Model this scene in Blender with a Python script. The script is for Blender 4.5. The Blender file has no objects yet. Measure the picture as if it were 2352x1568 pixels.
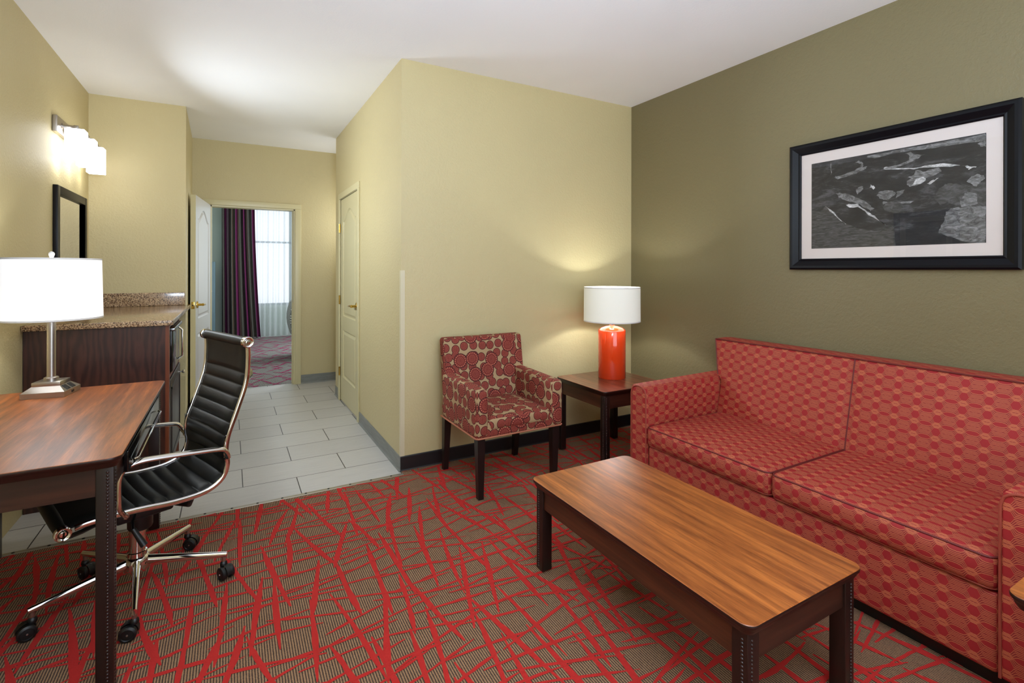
import bpy, bmesh, math, random
from math import sin, cos, pi, radians, sqrt, floor
from mathutils import Vector, Matrix
random.seed(7)
scn = bpy.context.scene
COL = scn.collection

# ------------------------------------------------------------------ helpers
def lin(c):
    return tuple(((v/255)/12.92 if v/255 <= .04045 else (((v/255)+.055)/1.055)**2.4) for v in c) + (1,)

class NT:
    """tiny node helper"""
    def __init__(s, name):
        s.m = bpy.data.materials.new(name); s.m.use_nodes = True
        s.t = s.m.node_tree; s.n = s.t.nodes; s.l = s.t.links
        s.b = s.n['Principled BSDF']; s.out = s.n['Material Output']
    def node(s, typ, **kw):
        n = s.n.new(typ)
        for k, v in kw.items(): setattr(n, k, v)
        return n
    def put(s, sock, v):
        if v is None: return
        if hasattr(v, 'is_linked'): s.l.new(v, sock)
        else: sock.default_value = v
    def M(s, op, a, b=None, c=None, clamp=False):
        n = s.node('ShaderNodeMath', operation=op); n.use_clamp = clamp
        s.put(n.inputs[0], a); s.put(n.inputs[1], b); s.put(n.inputs[2], c)
        return n.outputs[0]
    def mix(s, f, a, b):
        n = s.node('ShaderNodeMix', data_type='RGBA')
        s.put(n.inputs[0], f); s.put(n.inputs[6], a); s.put(n.inputs[7], b)
        return n.outputs[2]
    def coord(s, which='Object'):
        return s.node('ShaderNodeTexCoord').outputs[which]
    def mapping(s, v, scale=(1, 1, 1), loc=(0, 0, 0), rot=(0, 0, 0)):
        n = s.node('ShaderNodeMapping'); s.put(n.inputs[0], v)
        n.inputs['Scale'].default_value = scale; n.inputs['Location'].default_value = loc; n.inputs['Rotation'].default_value = rot
        return n.outputs[0]
    def noise(s, v, scale, detail=3, rough=.5, dist=0, out=0):
        n = s.node('ShaderNodeTexNoise'); s.put(n.inputs['Vector'], v)
        n.inputs['Scale'].default_value = scale; n.inputs['Detail'].default_value = detail
        n.inputs['Roughness'].default_value = rough; n.inputs['Distortion'].default_value = dist
        return n.outputs[out]
    def ramp(s, f, stops, interp='LINEAR'):
        n = s.node('ShaderNodeValToRGB'); s.put(n.inputs[0], f)
        e = n.color_ramp.elements; n.color_ramp.interpolation = interp
        while len(e) < len(stops): e.new(.5)
        for i, (p, c) in enumerate(stops): e[i].position = p; e[i].color = c
        return n.outputs[0]
    def bump(s, h, strength=.3, dist=.002):
        n = s.node('ShaderNodeBump'); s.put(n.inputs['Height'], h)
        n.inputs['Strength'].default_value = strength; n.inputs['Distance'].default_value = dist
        s.l.new(n.outputs[0], s.b.inputs['Normal'])
    def col(s, v): s.put(s.b.inputs['Base Color'], v)
    def set(s, **kw):
        for k, v in kw.items(): s.b.inputs[k.replace('_', ' ')].default_value = v
        return s

def simple(name, rgb, rough=.5, metal=0, **kw):
    t = NT(name); t.col(lin(rgb)); t.set(Roughness=rough, Metallic=metal)
    for k, v in kw.items(): t.b.inputs[k].default_value = v
    return t.m

def paint(name, rgb, rough=.75, grain=55, strength=.25):
    t = NT(name)
    c = t.coord()
    t.col(t.mix(t.noise(c, 1.3, 2), lin([v*.97 for v in rgb]), lin([min(255, v*1.02) for v in rgb])))
    t.set(Roughness=rough)
    h = t.M('ADD', t.noise(c, grain, 3, .55), t.M('MULTIPLY', t.noise(c, grain*2.6, 2), .4))
    t.bump(h, strength*2.2, .004)
    return t.m

def wood(name, dark, light, axis='Y', stripe=14, rough=.28, coat=.0, streak=.5):
    t = NT(name); c = t.coord()
    sc = {'Y': (1, .06, 1), 'X': (.06, 1, 1), 'Z': (1, 1, .06)}[axis]
    v = t.mapping(c, sc)
    a = t.noise(v, stripe, 5, .6, .35); b = t.noise(v, stripe*7, 4, .65, .2)
    f = t.M('ADD', t.M('MULTIPLY', a, 1-streak*.4), t.M('MULTIPLY', b, streak*.4+.0))
    t.col(t.ramp(f, [(.36, lin(dark)), (.50, lin([(x+y)/2 for x, y in zip(dark, light)])), (.64, lin(light))]))
    t.set(Roughness=rough); t.b.inputs['Coat Weight'].default_value = coat; t.b.inputs['Coat Roughness'].default_value = .32
    t.bump(b, .04, .001)
    return t.m

def tag(o, label=None, cat=None, group=None, kind=None):
    if label: o['label'] = label
    if cat: o['category'] = cat
    if group: o['group'] = group
    if kind: o['kind'] = kind
    return o

def empty(name, loc=(0, 0, 0), rz=0, label=None, cat=None, group=None):
    o = bpy.data.objects.new(name, None); COL.objects.link(o); o.location = loc; o.rotation_euler = (0, 0, rz)
    o.empty_display_size = .1
    return tag(o, label, cat, group)

class MB:
    """mesh collector: verts, faces with uv in metres and material index"""
    def __init__(s): s.v = []; s.f = []; s.uv = []; s.mi = []; s.sm = []
    def face(s, idx, uv=None, mi=0, smooth=False):
        s.f.append(tuple(idx)); s.uv.append(uv); s.mi.append(mi); s.sm.append(smooth)
    def add(s, verts): k = len(s.v); s.v.extend([Vector(p) for p in verts]); return k
    def grid(s, rows, mi=0, smooth=True, closed_u=False, closed_v=False, uvf=None):
        """rows: list of lists of points"""
        nr, nc = len(rows), len(rows[0]); k = s.add([p for r in rows for p in r])
        for i in range(nr if closed_u else nr-1):
            for j in range(nc if closed_v else nc-1):
                i2, j2 = (i+1) % nr, (j+1) % nc
                s.face((k+i*nc+j, k+i*nc+j2, k+i2*nc+j2, k+i2*nc+j), None, mi, smooth)
        return s
    def box(s, lo, hi, mi=0):
        x0, y0, z0 = lo; x1, y1, z1 = hi
        k = s.add([(x0, y0, z0), (x1, y0, z0), (x1, y1, z0), (x0, y1, z0), (x0, y0, z1), (x1, y0, z1), (x1, y1, z1), (x0, y1, z1)])
        for f in ((0, 3, 2, 1), (4, 5, 6, 7), (0, 1, 5, 4), (1, 2, 6, 5), (2, 3, 7, 6), (3, 0, 4, 7)):
            s.face([k+i for i in f], None, mi)
        return s
    def rbox(s, lo, hi, r=.004, seg=(1, 1, 1), mi=0, deform=None, rr=3, smooth=True, uvoff=(0, 0)):
        """rounded box, uv = box projection before deform"""
        lo = Vector(lo); hi = Vector(hi); r = min(r, min((hi-lo))/2*.999)
        def ticks(a):
            t = [lo[a]+r*(1-cos(pi/2*i/rr))*0 + r*i/rr for i in range(rr+1)]
            n = seg[a]; L = hi[a]-lo[a]-2*r
            t += [lo[a]+r+L*i/n for i in range(1, n)]
            t += [hi[a]-r+r*i/rr for i in range(rr+1)]
            return t
        T = [ticks(a) for a in range(3)]
        def rnd(p):
            q = Vector([min(max(p[a], lo[a]+r), hi[a]-r) for a in range(3)]); d = p-q
            m = max(abs(d.x), abs(d.y), abs(d.z))
            if m > 1e-9 and d.length > 1e-9: p = q+d.normalized()*r
            return p
        for a in range(3):
            b, c = (a+1) % 3, (a+2) % 3
            for side in (0, 1):
                base = len(s.v); nb, nc = len(T[b]), len(T[c]); uvs = []
                for tb in T[b]:
                    for tc in T[c]:
                        p = Vector((0, 0, 0)); p[a] = (lo[a], hi[a])[side]; p[b] = tb; p[c] = tc
                        if a == 0: uv = (p.y, p.z)
                        elif a == 1: uv = (p.x, p.z)
                        else: uv = (p.y, p.x)
                        uvs.append((uv[0]+uvoff[0], uv[1]+uvoff[1]))
                        p = rnd(p)
                        if deform: p = Vector(deform(p))
                        s.v.append(p)
                for i in range(nb-1):
                    for j in range(nc-1):
                        q = [i*nc+j, (i+1)*nc+j, (i+1)*nc+j+1, i*nc+j+1]
                        if side == 0: q = q[::-1]
                        s.face([base+x for x in q], [uvs[x] for x in q], mi, smooth)
        return s
    def prism(s, poly, z0, z1, mi=0, smooth=False):
        """poly: xy list ccw"""
        n = len(poly); k = s.add([(x, y, z0) for x, y in poly]+[(x, y, z1) for x, y in poly])
        s.face([k+i for i in range(n)][::-1], None, mi); s.face([k+n+i for i in range(n)], None, mi)
        for i in range(n):
            j = (i+1) % n; s.face((k+i, k+j, k+n+j, k+n+i), None, mi, smooth)
        return s
    def lathe(s, prof, c=(0, 0, 0), n=40, mi=0, axis='Z', cap=True):
        """prof list of (r, z)"""
        c = Vector(c)
        def P(r, z, a):
            if axis == 'Z': return c+Vector((r*cos(a), r*sin(a), z))
            if axis == 'X': return c+Vector((z, r*cos(a), r*sin(a)))
            return c+Vector((r*sin(a), z, r*cos(a)))
        s.grid([[P(r, z, 2*pi*i/n) for i in range(n)] for r, z in prof], mi, True, False, True)
        if cap:
            for (r, z), rev in ((prof[0], True), (prof[-1], False)):
                if r > 1e-4:
                    k = s.add([P(r, z, 2*pi*i/n) for i in range(n)]); idx = [k+i for i in range(n)]
                    s.face(idx[::-1] if rev else idx, None, mi)
        return s
    def tube(s, pts, r, n=12, mi=0, flat=None, closed=False, cap=True, up=None):
        """r number or list; flat=(a,b) scales of the section in (side, normal) directions; up fixes the side direction"""
        pts = [Vector(p) for p in pts]; N = len(pts); rows = []
        rad = r if isinstance(r, (list, tuple)) else [r]*N
        side = None
        for i, p in enumerate(pts):
            if closed: d = pts[(i+1) % N]-pts[i-1]
            else: d = pts[min(i+1, N-1)]-pts[max(i-1, 0)]
            d.normalize()
            if up is not None: sd = Vector(up); sd = (sd-d*sd.dot(d)).normalized()
            else:
                if side is None:
                    side = d.orthogonal().normalized()
                sd = (side-d*side.dot(d)).normalized(); side = sd
            nn = d.cross(sd)
            fa, fb = flat if flat else (1, 1)
            rows.append([p+sd*(cos(2*pi*j/n)*rad[i]*fa)+nn*(sin(2*pi*j/n)*rad[i]*fb) for j in range(n)])
        s.grid(rows, mi, True, closed, True)
        if cap and not closed:
            for row, rev in ((rows[0], False), (rows[-1], True)):
                k = s.add(row); idx = [k+i for i in range(n)]; s.face(idx[::-1] if rev else idx, None, mi)
        return s
    def dome(s, c, r, nrm, n=6, mi=0, sq=.8):
        c = Vector(c); nrm = Vector(nrm).normalized(); a = nrm.orthogonal().normalized(); b = nrm.cross(a)
        rows = [[c+(a*cos(2*pi*j/n)+b*sin(2*pi*j/n))*r*cos(t)+nrm*r*sq*sin(t) for j in range(n)] for t in (0, .7, 1.25)]
        s.grid(rows, mi, True, False, True)
        k = s.add(rows[-1]); s.face([k+i for i in range(n)], None, mi, True)
        return s
    def xform(s, M, start=0):
        for i in range(start, len(s.v)): s.v[i] = M @ s.v[i]
        return s
    def build(s, name, mats, parent=None, loc=None, rz=0, smooth_angle=None):
        me = bpy.data.meshes.new(name)
        me.from_pydata([tuple(v) for v in s.v], [], s.f)
        if not isinstance(mats, (list, tuple)): mats = [mats]
        for m in mats: me.materials.append(m)
        uvl = me.uv_layers.new(name='UVMap')
        for p, u, mi, sm in zip(me.polygons, s.uv, s.mi, s.sm):
            p.material_index = mi; p.use_smooth = sm
            if u is None:
                n = p.normal; ax = max(range(3), key=lambda q: abs(n[q]))
                for li in p.loop_indices:
                    c = me.vertices[me.loops[li].vertex_index].co
                    uvl.data[li].uv = (c.y, c.z) if ax == 0 else ((c.x, c.z) if ax == 1 else (c.y, c.x))
            else:
                for li, q in zip(p.loop_indices, u): uvl.data[li].uv = q
        bm = bmesh.new(); bm.from_mesh(me)
        bmesh.ops.remove_doubles(bm, verts=bm.verts, dist=1e-5)
        bmesh.ops.recalc_face_normals(bm, faces=bm.faces)
        bm.to_mesh(me); bm.free(); me.update()
        if any(s.sm):
            try: me.set_sharp_from_angle(angle=radians(smooth_angle or 40))
            except Exception: pass
        o = bpy.data.objects.new(name, me); COL.objects.link(o)
        if parent: o.parent = parent
        if loc: o.location = loc
        if rz: o.rotation_euler = (0, 0, rz)
        return o

def catmull(pts, n=8):
    P = [Vector(p) for p in pts]; P = [P[0]*2-P[1]]+P+[P[-1]*2-P[-2]]; out = []
    for i in range(1, len(P)-2):
        for k in range(n):
            t = k/n
            out.append(.5*((2*P[i])+(P[i+1]-P[i-1])*t+(2*P[i-1]-5*P[i]+4*P[i+1]-P[i+2])*t*t+(3*P[i]-P[i-1]-3*P[i+1]+P[i+2])*t**3))
    out.append(P[-2]); return out

def rrect(x0, y0, x1, y1, r, n=6):
    out = []
    for cx, cy, a0 in ((x1-r, y0+r, -pi/2), (x1-r, y1-r, 0), (x0+r, y1-r, pi/2), (x0+r, y0+r, pi)):
        for i in range(n+1): a = a0+pi/2*i/n; out.append((cx+r*cos(a), cy+r*sin(a)))
    return out

# ------------------------------------------------------------------ materials
WALL = (200, 185, 139)
m_wall = paint('beige_textured_paint', WALL, .5, 60, .28)
m_olive = paint('olive_textured_paint', (122, 112, 80), .5, 60, .28)
m_ceil = paint('ceiling_white', (249, 249, 252), .9, 90, .06)
m_trim = simple('cream_trim_paint', (206, 195, 152), .35)
m_guard = simple('corner_guard_plastic', (212, 202, 170), .35)
m_doorwhite = simple('door_paint_grey_white', (196, 194, 192), .32)
m_base_black = simple('black_rubber_base', (27, 24, 25), .45)
m_black = simple('black_plastic', (14, 14, 15), .4)
m_blackgloss = simple('black_gloss', (10, 10, 11), .12)
m_chrome = simple('polished_chrome', (225, 222, 218), .07, 1)
m_nickel = simple('brushed_nickel', (178, 172, 166), .3, 1)
m_brass = simple('polished_brass', (214, 180, 95), .18, 1)
m_steel = simple('stainless', (150, 150, 150), .25, 1)
m_lip = simple('metal_strip', (168, 160, 145), .35, .6)

def tile_mat():
    t = NT('grey_plank_tile'); c = t.coord()
    n = t.node('ShaderNodeTexBrick'); t.put(n.inputs['Vector'], t.mapping(c, loc=(-.071, -3.1765, 0)))
    n.offset = .5; n.offset_frequency = 2; n.squash = 1
    n.inputs['Scale'].default_value = 1; n.inputs['Mortar Size'].default_value = .0028; n.inputs['Mortar Smooth'].default_value = .1
    n.inputs['Brick Width'].default_value = .61; n.inputs['Row Height'].default_value = .3165
    n.inputs['Color1'].default_value = lin((200, 198, 193)); n.inputs['Color2'].default_value = lin((190, 188, 184)); n.inputs['Mortar'].default_value = lin((48, 44, 42))
    lines = t.noise(t.mapping(c, (.03, 1, 1)), 170, 4, .6)
    cl = t.mix(.28, n.outputs['Color'], t.ramp(lines, [(.3, lin((136, 134, 131))), (.7, lin((204, 201, 196)))]))
    t.col(t.mix(n.outputs['Fac'], cl, lin((48, 44, 42)))); t.set(Roughness=.42)
    h = t.M('ADD', t.M('MULTIPLY', n.outputs['Fac'], -1.0), t.M('MULTIPLY', lines, .2)); t.bump(h, .35, .0015)
    return t.m
m_tile = tile_mat()

def base_tile():
    t = NT('grey_tile_base'); c = t.coord()
    l = t.noise(t.mapping(c, (.03, .03, 1)), 260, 4, .6)
    t.col(t.ramp(l, [(.3, lin((104, 106, 102))), (.7, lin((140, 142, 136)))])); t.set(Roughness=.4); return t.m
m_tbase = base_tile()

def carpet_mats(base_a, base_b, red, pre):
    t = NT(pre+'_loop_ground'); c = t.coord()
    sep = t.node('ShaderNodeSeparateXYZ'); t.put(sep.inputs[0], c)
    w = t.M('FRACT', t.M('DIVIDE', sep.outputs[0], .0085))
    stripe = t.M('SINE', t.M('MULTIPLY', w, 2*pi))
    n1 = t.noise(t.mapping(c, (1, .6, 1)), 420, 2, .6)
    f = t.M('ADD', t.M('MULTIPLY', stripe, .33), n1)
    t.col(t.ramp(f, [(.28, lin(base_b)), (.72, lin(base_a))]))
    t.set(Roughness=.95); t.bump(f, .6, .002)
    g = NT(pre+'_cut_pile'); c = g.coord()
    n2 = g.noise(c, 500, 2, .7); n3 = g.noise(c, 9, 2)
    col = g.mix(g.M('MULTIPLY', n2, 1.0), lin([v*.72 for v in red]), lin([min(255, v*1.15) for v in red]))
    g.col(col); g.set(Roughness=.95); g.b.inputs['Sheen Weight'].default_value = .0
    g.bump(n2, .8, .003)
    return [t.m, g.m]
m_carpet = carpet_mats((156, 120, 86), (66, 46, 36), (196, 32, 26), 'carpet')
m_carpet2 = carpet_mats((140, 136, 128), (84, 80, 80), (150, 26, 84), 'bedroom')

def sofa_mat():
    t = NT('red_woven_honeycomb'); uv = t.node('ShaderNodeUVMap').outputs[0]
    sep = t.node('ShaderNodeSeparateXYZ'); t.put(sep.inputs[0], uv)
    P, V = .082, .0575
    a = t.M('ABSOLUTE', t.M('SUBTRACT', t.M('FRACT', t.M('DIVIDE', sep.outputs[0], P)), .5))   # 0 pinch .. .5
    v = t.M('ABSOLUTE', t.M('SUBTRACT', t.M('FRACT', t.M('DIVIDE', sep.outputs[1], V)), .5))   # 0 axis .. .5
    wob = t.M('MULTIPLY', t.M('SINE', t.M('MULTIPLY', a, 2*pi*5)), .010)
    lines = None; ys = []
    for p, m, a0, a1 in ((.035, .165, .22, .33), (.085, .265, .17, .28), (.135, .355, .13, .24), (.185, .445, .10, .20)):
        n = t.node('ShaderNodeMapRange'); n.clamp = True
        t.put(n.inputs[0], a); n.inputs[1].default_value = a0; n.inputs[2].default_value = a1
        n.inputs[3].default_value = p; n.inputs[4].default_value = m
        y = t.M('ADD', n.outputs[0], wob); ys.append(y)
        d = t.M('ABSOLUTE', t.M('SUBTRACT', v, y))
        k = t.M('LESS_THAN', d, .0145)
        lines = k if lines is None else t.M('MAXIMUM', lines, k)
    # small diamond at the far middle, solid cells
    hexa = t.M('MULTIPLY', t.M('GREATER_THAN', v, t.M('ADD', ys[3], .02)), t.M('LESS_THAN', a, .2))
    oval = t.M('MULTIPLY', t.M('LESS_THAN', v, t.M('SUBTRACT', ys[0], .03)), t.M('GREATER_THAN', a, .2))
    solid = t.M('MAXIMUM', hexa, oval)
    weave = t.noise(t.mapping(uv, (1, 1, 1)), 900, 1)
    base = t.mix(solid, lin((140, 40, 36)), lin((156, 26, 30)))
    col = t.mix(t.M('MULTIPLY', lines, .85), base, lin((216, 124, 80)))
    t.col(t.mix(t.M('MULTIPLY', weave, .12), col, lin((110, 34, 30))))
    t.set(Roughness=.7)
    t.bump(t.M('ADD', lines, weave), .12, .001)
    return t.m
m_sofa = sofa_mat()
m_welt = simple('dark_red_welt', (104, 28, 26), .6)
m_welt2 = simple('red_tan_welt', (150, 62, 46), .6)

def medallion_mat():
    t = NT('medallion_upholstery'); uv = t.node('ShaderNodeUVMap').outputs[0]
    def layer(scale, rad, rnd, dots, rings, off):
        vo = t.node('ShaderNodeTexVoronoi'); vo.voronoi_dimensions = '2D'
        v = t.mapping(uv, (scale, scale, 1), (off, off*1.7, 0)); t.put(vo.inputs['Vector'], v)
        vo.inputs['Scale'].default_value = 1; vo.inputs['Randomness'].default_value = rnd
        sub = t.node('ShaderNodeVectorMath', operation='SUBTRACT'); t.put(sub.inputs[0], v); t.put(sub.inputs[1], vo.outputs['Position'])
        s = t.node('ShaderNodeSeparateXYZ'); t.put(s.inputs[0], sub.outputs[0])
        ang = t.M('ARCTAN2', s.outputs[1], s.outputs[0])
        r = t.M('DIVIDE', vo.outputs['Distance'], rad)
        inside = t.M('LESS_THAN', r, 1); rim = t.M('GREATER_THAN', r, .87)
        light = None
        for r0, r1, nd in rings:
            mid = (r0+r1)/2; hw = (r1-r0)/2
            rad_ok = t.M('LESS_THAN', t.M('ABSOLUTE', t.M('SUBTRACT', r, mid)), hw)
            spoke = t.M('GREATER_THAN', t.M('COSINE', t.M('MULTIPLY', ang, nd)), -.1)
            k = t.M('MULTIPLY', rad_ok, spoke)
            light = k if light is None else t.M('MAXIMUM', light, k)
        return inside, light, rim
    bi, bl, br_ = layer(7.2, .35, .7, 18, ((.66, .86, 18), (.44, .52, 20), (.30, .37, 14), (.15, .22, 9), (-.1, .06, 1)), .3)
    si, sl, sr_ = layer(16, .47, .45, 14, ((.66, .80, 16), (.42, .54, 12), (.2, .3, 8), (-.1, .08, 1)), 4.1)
    red = lin((108, 20, 15)); dred = lin((72, 14, 10)); tan = lin((176, 148, 108)); pale = lin((176, 100, 78))
    wv = t.noise(t.mapping(uv, (1, .25, 1)), 500, 2)
    tanv = t.mix(t.M('MULTIPLY', wv, .5), tan, lin((140, 116, 84)))
    small = t.mix(si, tanv, t.mix(sl, t.mix(sr_, red, dred), pale))
    full = t.mix(bi, small, t.mix(bl, t.mix(br_, red, dred), pale))
    t.col(full); t.set(Roughness=.8)
    t.bump(t.M('ADD', t.M('MAXIMUM', bi, si), wv), .15, .001)
    return t.m
m_med = medallion_mat()

def granite():
    t = NT('speckled_granite'); c = t.coord()
    vo = t.node('ShaderNodeTexVoronoi'); t.put(vo.inputs['Vector'], c); vo.inputs['Scale'].default_value = 210
    sp = t.node('ShaderNodeSeparateColor'); t.put(sp.inputs[0], vo.outputs['Color'])
    t.col(t.ramp(sp.outputs[0], [(.0, lin((70, 52, 40))), (.16, lin((120, 92, 70))), (.4, lin((176, 146, 112))), (.75, lin((196, 168, 134))), (1, lin((150, 140, 124)))], 'CONSTANT'))
    t.set(Roughness=.15); return t.m
m_granite = granite()
m_lam = wood('mahogany_laminate', (118, 58, 24), (196, 114, 52), 'Y', 34, .3, .25, .8)
m_lam_desk = wood('desk_laminate', (96, 46, 20), (184, 102, 44), 'Y', 30, .32, .2, .7)
m_lam_side = wood('side_laminate', (84, 42, 30), (140, 78, 54), 'Y', 30, .24, .3, .7)
m_dark = wood('dark_mahogany', (15, 9, 8), (36, 19, 15), 'Z', 20, .36, .1)
m_dark_edge = simple('dark_edge', (38, 18, 14), .3)
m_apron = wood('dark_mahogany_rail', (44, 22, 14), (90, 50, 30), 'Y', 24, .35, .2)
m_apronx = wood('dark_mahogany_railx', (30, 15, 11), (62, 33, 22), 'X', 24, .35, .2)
m_leg = simple('espresso_leg', (26, 16, 15), .35)

def cab_mat():
    t = NT('dark_oak_veneer'); c = t.coord()
    v = t.mapping(c, (1, 1, .22)); d = t.noise(v, 3.2, 3, .55, .6)
    n = t.node('ShaderNodeTexWave', wave_type='BANDS', bands_direction='X'); t.put(n.inputs['Vector'], v)
    n.inputs['Scale'].default_value = 9; n.inputs['Distortion'].default_value = 14; n.inputs['Detail'].default_value = 3; n.inputs['Detail Scale'].default_value = 1.2
    f = t.M('ADD', t.M('MULTIPLY', n.outputs['Fac'], .55), t.M('MULTIPLY', t.noise(t.mapping(c, (1, 1, .04)), 160, 3), .45))
    t.col(t.ramp(f, [(.2, lin((42, 21, 16))), (.8, lin((66, 35, 26)))])); t.set(Roughness=.32); t.bump(f, .1, .001)
    return t.m
m_cab = cab_mat()
m_cab_lit = wood('cabinet_wood_lit', (96, 48, 28), (128, 68, 40), 'Z', 20, .3)  # lighter copy of the cabinet wood, lit tone put into the colour

def leather():
    t = NT('black_leather'); c = t.coord()
    t.col(lin((27, 27, 25))); t.set(Roughness=.48); t.b.inputs['Specular IOR Level'].default_value = .35
    t.bump(t.noise(c, 380, 3, .6), .12, .001); return t.m
m_leather = leather()

def shade_mat(name, rgb, em, strength):
    t = NT(name); t.col(lin(rgb)); t.set(Roughness=.9)
    c = t.coord(); w = t.noise(t.mapping(c, (1, 1, .15)), 260, 2)
    t.put(t.b.inputs['Emission Color'], t.mix(w, lin(em), lin([min(255, e*1.03) for e in em])))
    t.b.inputs['Emission Strength'].default_value = strength; return t.m
m_shade_desk = shade_mat('lit_white_shade', (235, 235, 235), (255, 253, 252), .66)
m_shade_side = shade_mat('dim_white_shade', (222, 222, 212), (255, 250, 236), .24)
m_shade_hem = simple('shade_hem_tape', (226, 224, 220), .8)
m_sconce = shade_mat('frosted_glass_lit', (250, 250, 248), (252, 253, 255), 5.0)
m_orange = NT('orange_glaze'); m_orange.col(lin((222, 66, 24))); m_orange.set(Roughness=.12); m_orange.b.inputs['Coat Weight'].default_value = .6
m_orange = m_orange.m
m_mirror = simple('mirror_silver', (235, 235, 235), .02, 1)
m_frame = simple('black_frame', (8, 9, 15), .4, 0, **{'Specular IOR Level': .2})
m_mat = simple('mat_board', (222, 212, 208), .8)

# ------------------------------------------------------------------ room
def struct(name, mb, m): return tag(mb.build(name, m), kind='structure')
H = 2.74; XL = -.985; XC = .9885; XR = 3.01; YB = 3.25; YN = 5.136; YE = 6.32; YF = -1.9
YT = 3.185                                                 # carpet / tile line
struct('floor', MB().box((-1.1, YT-.02, -.1), (1.7, YE+.06, 0)), m_tile)

def streaks(mb, x0, x1, y0, y1, fam, mi, z, keep):
    """fam: list of (spacing, length range, half width, angle centre, angle spread)"""
    for sp_u, sp_v, L0, L1, hw, ac, asp in fam:
        nx = int((x1-x0)/sp_u)+2; ny = int((y1-y0)/sp_v)+2
        for i in range(nx):
            for j in range(ny):
                cx = x0+(i+.5*(j % 2)+random.uniform(-.3, .3))*sp_u; cy = y0+(j+random.uniform(-.3, .3))*sp_v
                L = random.uniform(L0, L1); a = radians(ac+random.uniform(-asp, asp)); bend = random.uniform(-.009, .009)
                n = 18; d = (cos(a), sin(a)); q = (-d[1], d[0]); pl = []; pr = []; zz = z+random.uniform(0, .0004)
                w0 = hw*random.uniform(.8, 1.15); pk = random.uniform(.35, .65)
                for k in range(n+1):
                    s = k/n; u = (s-.5)*L; off = bend*4*s*(1-s)
                    w = w0*(.30+.70*min(1, 5*s, 4*(1-s)))*(1+.18*sin(9*s+i))
                    wl = w+random.uniform(-.0012, .0012); wr = w+random.uniform(-.0012, .0012)
                    px, py = cx+d[0]*u+q[0]*off, cy+d[1]*u+q[1]*off
                    pl.append((px+q[0]*wl, py+q[1]*wl, zz)); pr.append((px-q[0]*wr, py-q[1]*wr, zz))
                run = None
                for k in range(n):
                    quad = [pl[k], pr[k], pr[k+1], pl[k+1]]
                    if all(keep(p[0], p[1]) for p in quad):
                        b = mb.add(quad); mb.face((b, b+1, b+2, b+3), None, mi)
random.seed(11)
cp = MB().box((XL-.1, YF, -.1), (XR+.1, YT, .006)).box((XC, YT, -.1), (XR+.1, YB+.05, .006))
streaks(cp, XL, XR, YF+1.7, YB, [(.118, .30, .36, .58, .0102, 90, 19), (.215, .095, .24, .48, .0062, 0, 21)], 1, .0075,
        lambda x, y: XL+.01 < x < XR-.02 and YF < y < (YT-.004 if x < XC else YB-.015))
struct('carpet', cp, m_carpet)
struct('ceiling', MB().box((-1.1, YF-.1, H), (XR+.1, YE+.2, H+.1)), m_ceil)
struct('wall_left', MB().box((XL-.1, YF, 0), (XL, YN, H)), m_wall)
struct('wall_niche', MB().prism([(XL-.1, YN), (-.332, YN), (-.352, YE), (XL-.1, YE)], 0, H), m_wall)
struct('wall_rear', MB().box((XC, YB, 0), (XR+.1, YB+.1, H)), m_wall)
struct('wall_right', MB().box((XR, YF, 0), (XR+.1, YB, H)), m_olive)
# closet wall with door opening Y 4.52..5.335, z 0..2.05
DY0, DY1, DZ = 4.525, 5.335, 2.05
struct('wall_closet', MB().box((XC, YB+.1, 0), (XC+.12, DY0, H)).box((XC, DY0, DZ), (XC+.12, DY1, H)).box((XC, DY1, 0), (XC+.12, 5.6, H))
       .box((XC+.12, 5.48, 0), (1.7, 5.6, H)), m_wall)
struct('wall_hall_side', MB().box((1.6, 5.6, 0), (1.7, YE, H)), m_wall)
# hall end wall with doorway
OX0, OX1, OZ = -.185, .655, 2.034
struct('wall_hall_end', MB().box((-1.1, YE, 0), (OX0, YE+.12, H)).box((OX0, YE, OZ), (OX1, YE+.12, H)).box((OX1, YE, 0), (1.7, YE+.12, H)), m_wall)
# wall behind the camera with the window that lights the room
WX0, WX1, WZ0, WZ1 = -.3, 2.5, .5, 2.3
struct('wall_front', MB().box((XL-.1, YF-.1, 0), (WX0, YF, H)).box((WX1, YF-.1, 0), (XR+.1, YF, H))
       .box((WX0, YF-.1, 0), (WX1, YF, WZ0)).box((WX0, YF-.1, WZ1), (WX1, YF, H)), m_wall)
wf = MB()
for x in (WX0, (WX0+WX1)/2-.02, WX1-.04): wf.box((x, YF-.08, WZ0), (x+.04, YF-.03, WZ1))
for z in (WZ0, WZ1-.04): wf.box((WX0, YF-.08, z), (WX1, YF-.03, z+.04))
struct('window_1', wf, m_trim)
# baseboards
def cove(x0, y0, x1, y1, h, th, name, m):
    mb = MB(); d = Vector((x1-x0, y1-y0, 0)); L = d.length; d.normalize(); n = Vector((d.y, -d.x, 0))
    prof = [(0, 0), (th*2.2, 0), (th*1.5, .006), (th, .014), (th, h-.006), (th*.6, h), (0, h)]
    rows = [[Vector((x0, y0, 0))+d*s+n*a+Vector((0, 0, b)) for a, b in prof] for s in (0, L)]
    mb.grid(rows, 0, False, False, True)
    for r in rows:
        k = mb.add(r); mb.face([k+i for i in range(len(r))])
    return struct(name, mb, m)
cove(XC-.004, YB, XR, YB, .102, .006, 'baseboard_rear', m_base_black)
cove(XR, YB, XR, YF, .102, .006, 'baseboard_right', m_base_black)
cove(XC, DY0-.065, XC, YB-.003, .098, .006, 'baseboard_closet', m_tbase)
cove(XC, 5.6, XC, DY1+.065, .098, .006, 'baseboard_closet_far', m_tbase)
cove(OX1+.07, YE, 1.6, YE, .102, .007, 'baseboard_hall_end', m_tbase)
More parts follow.
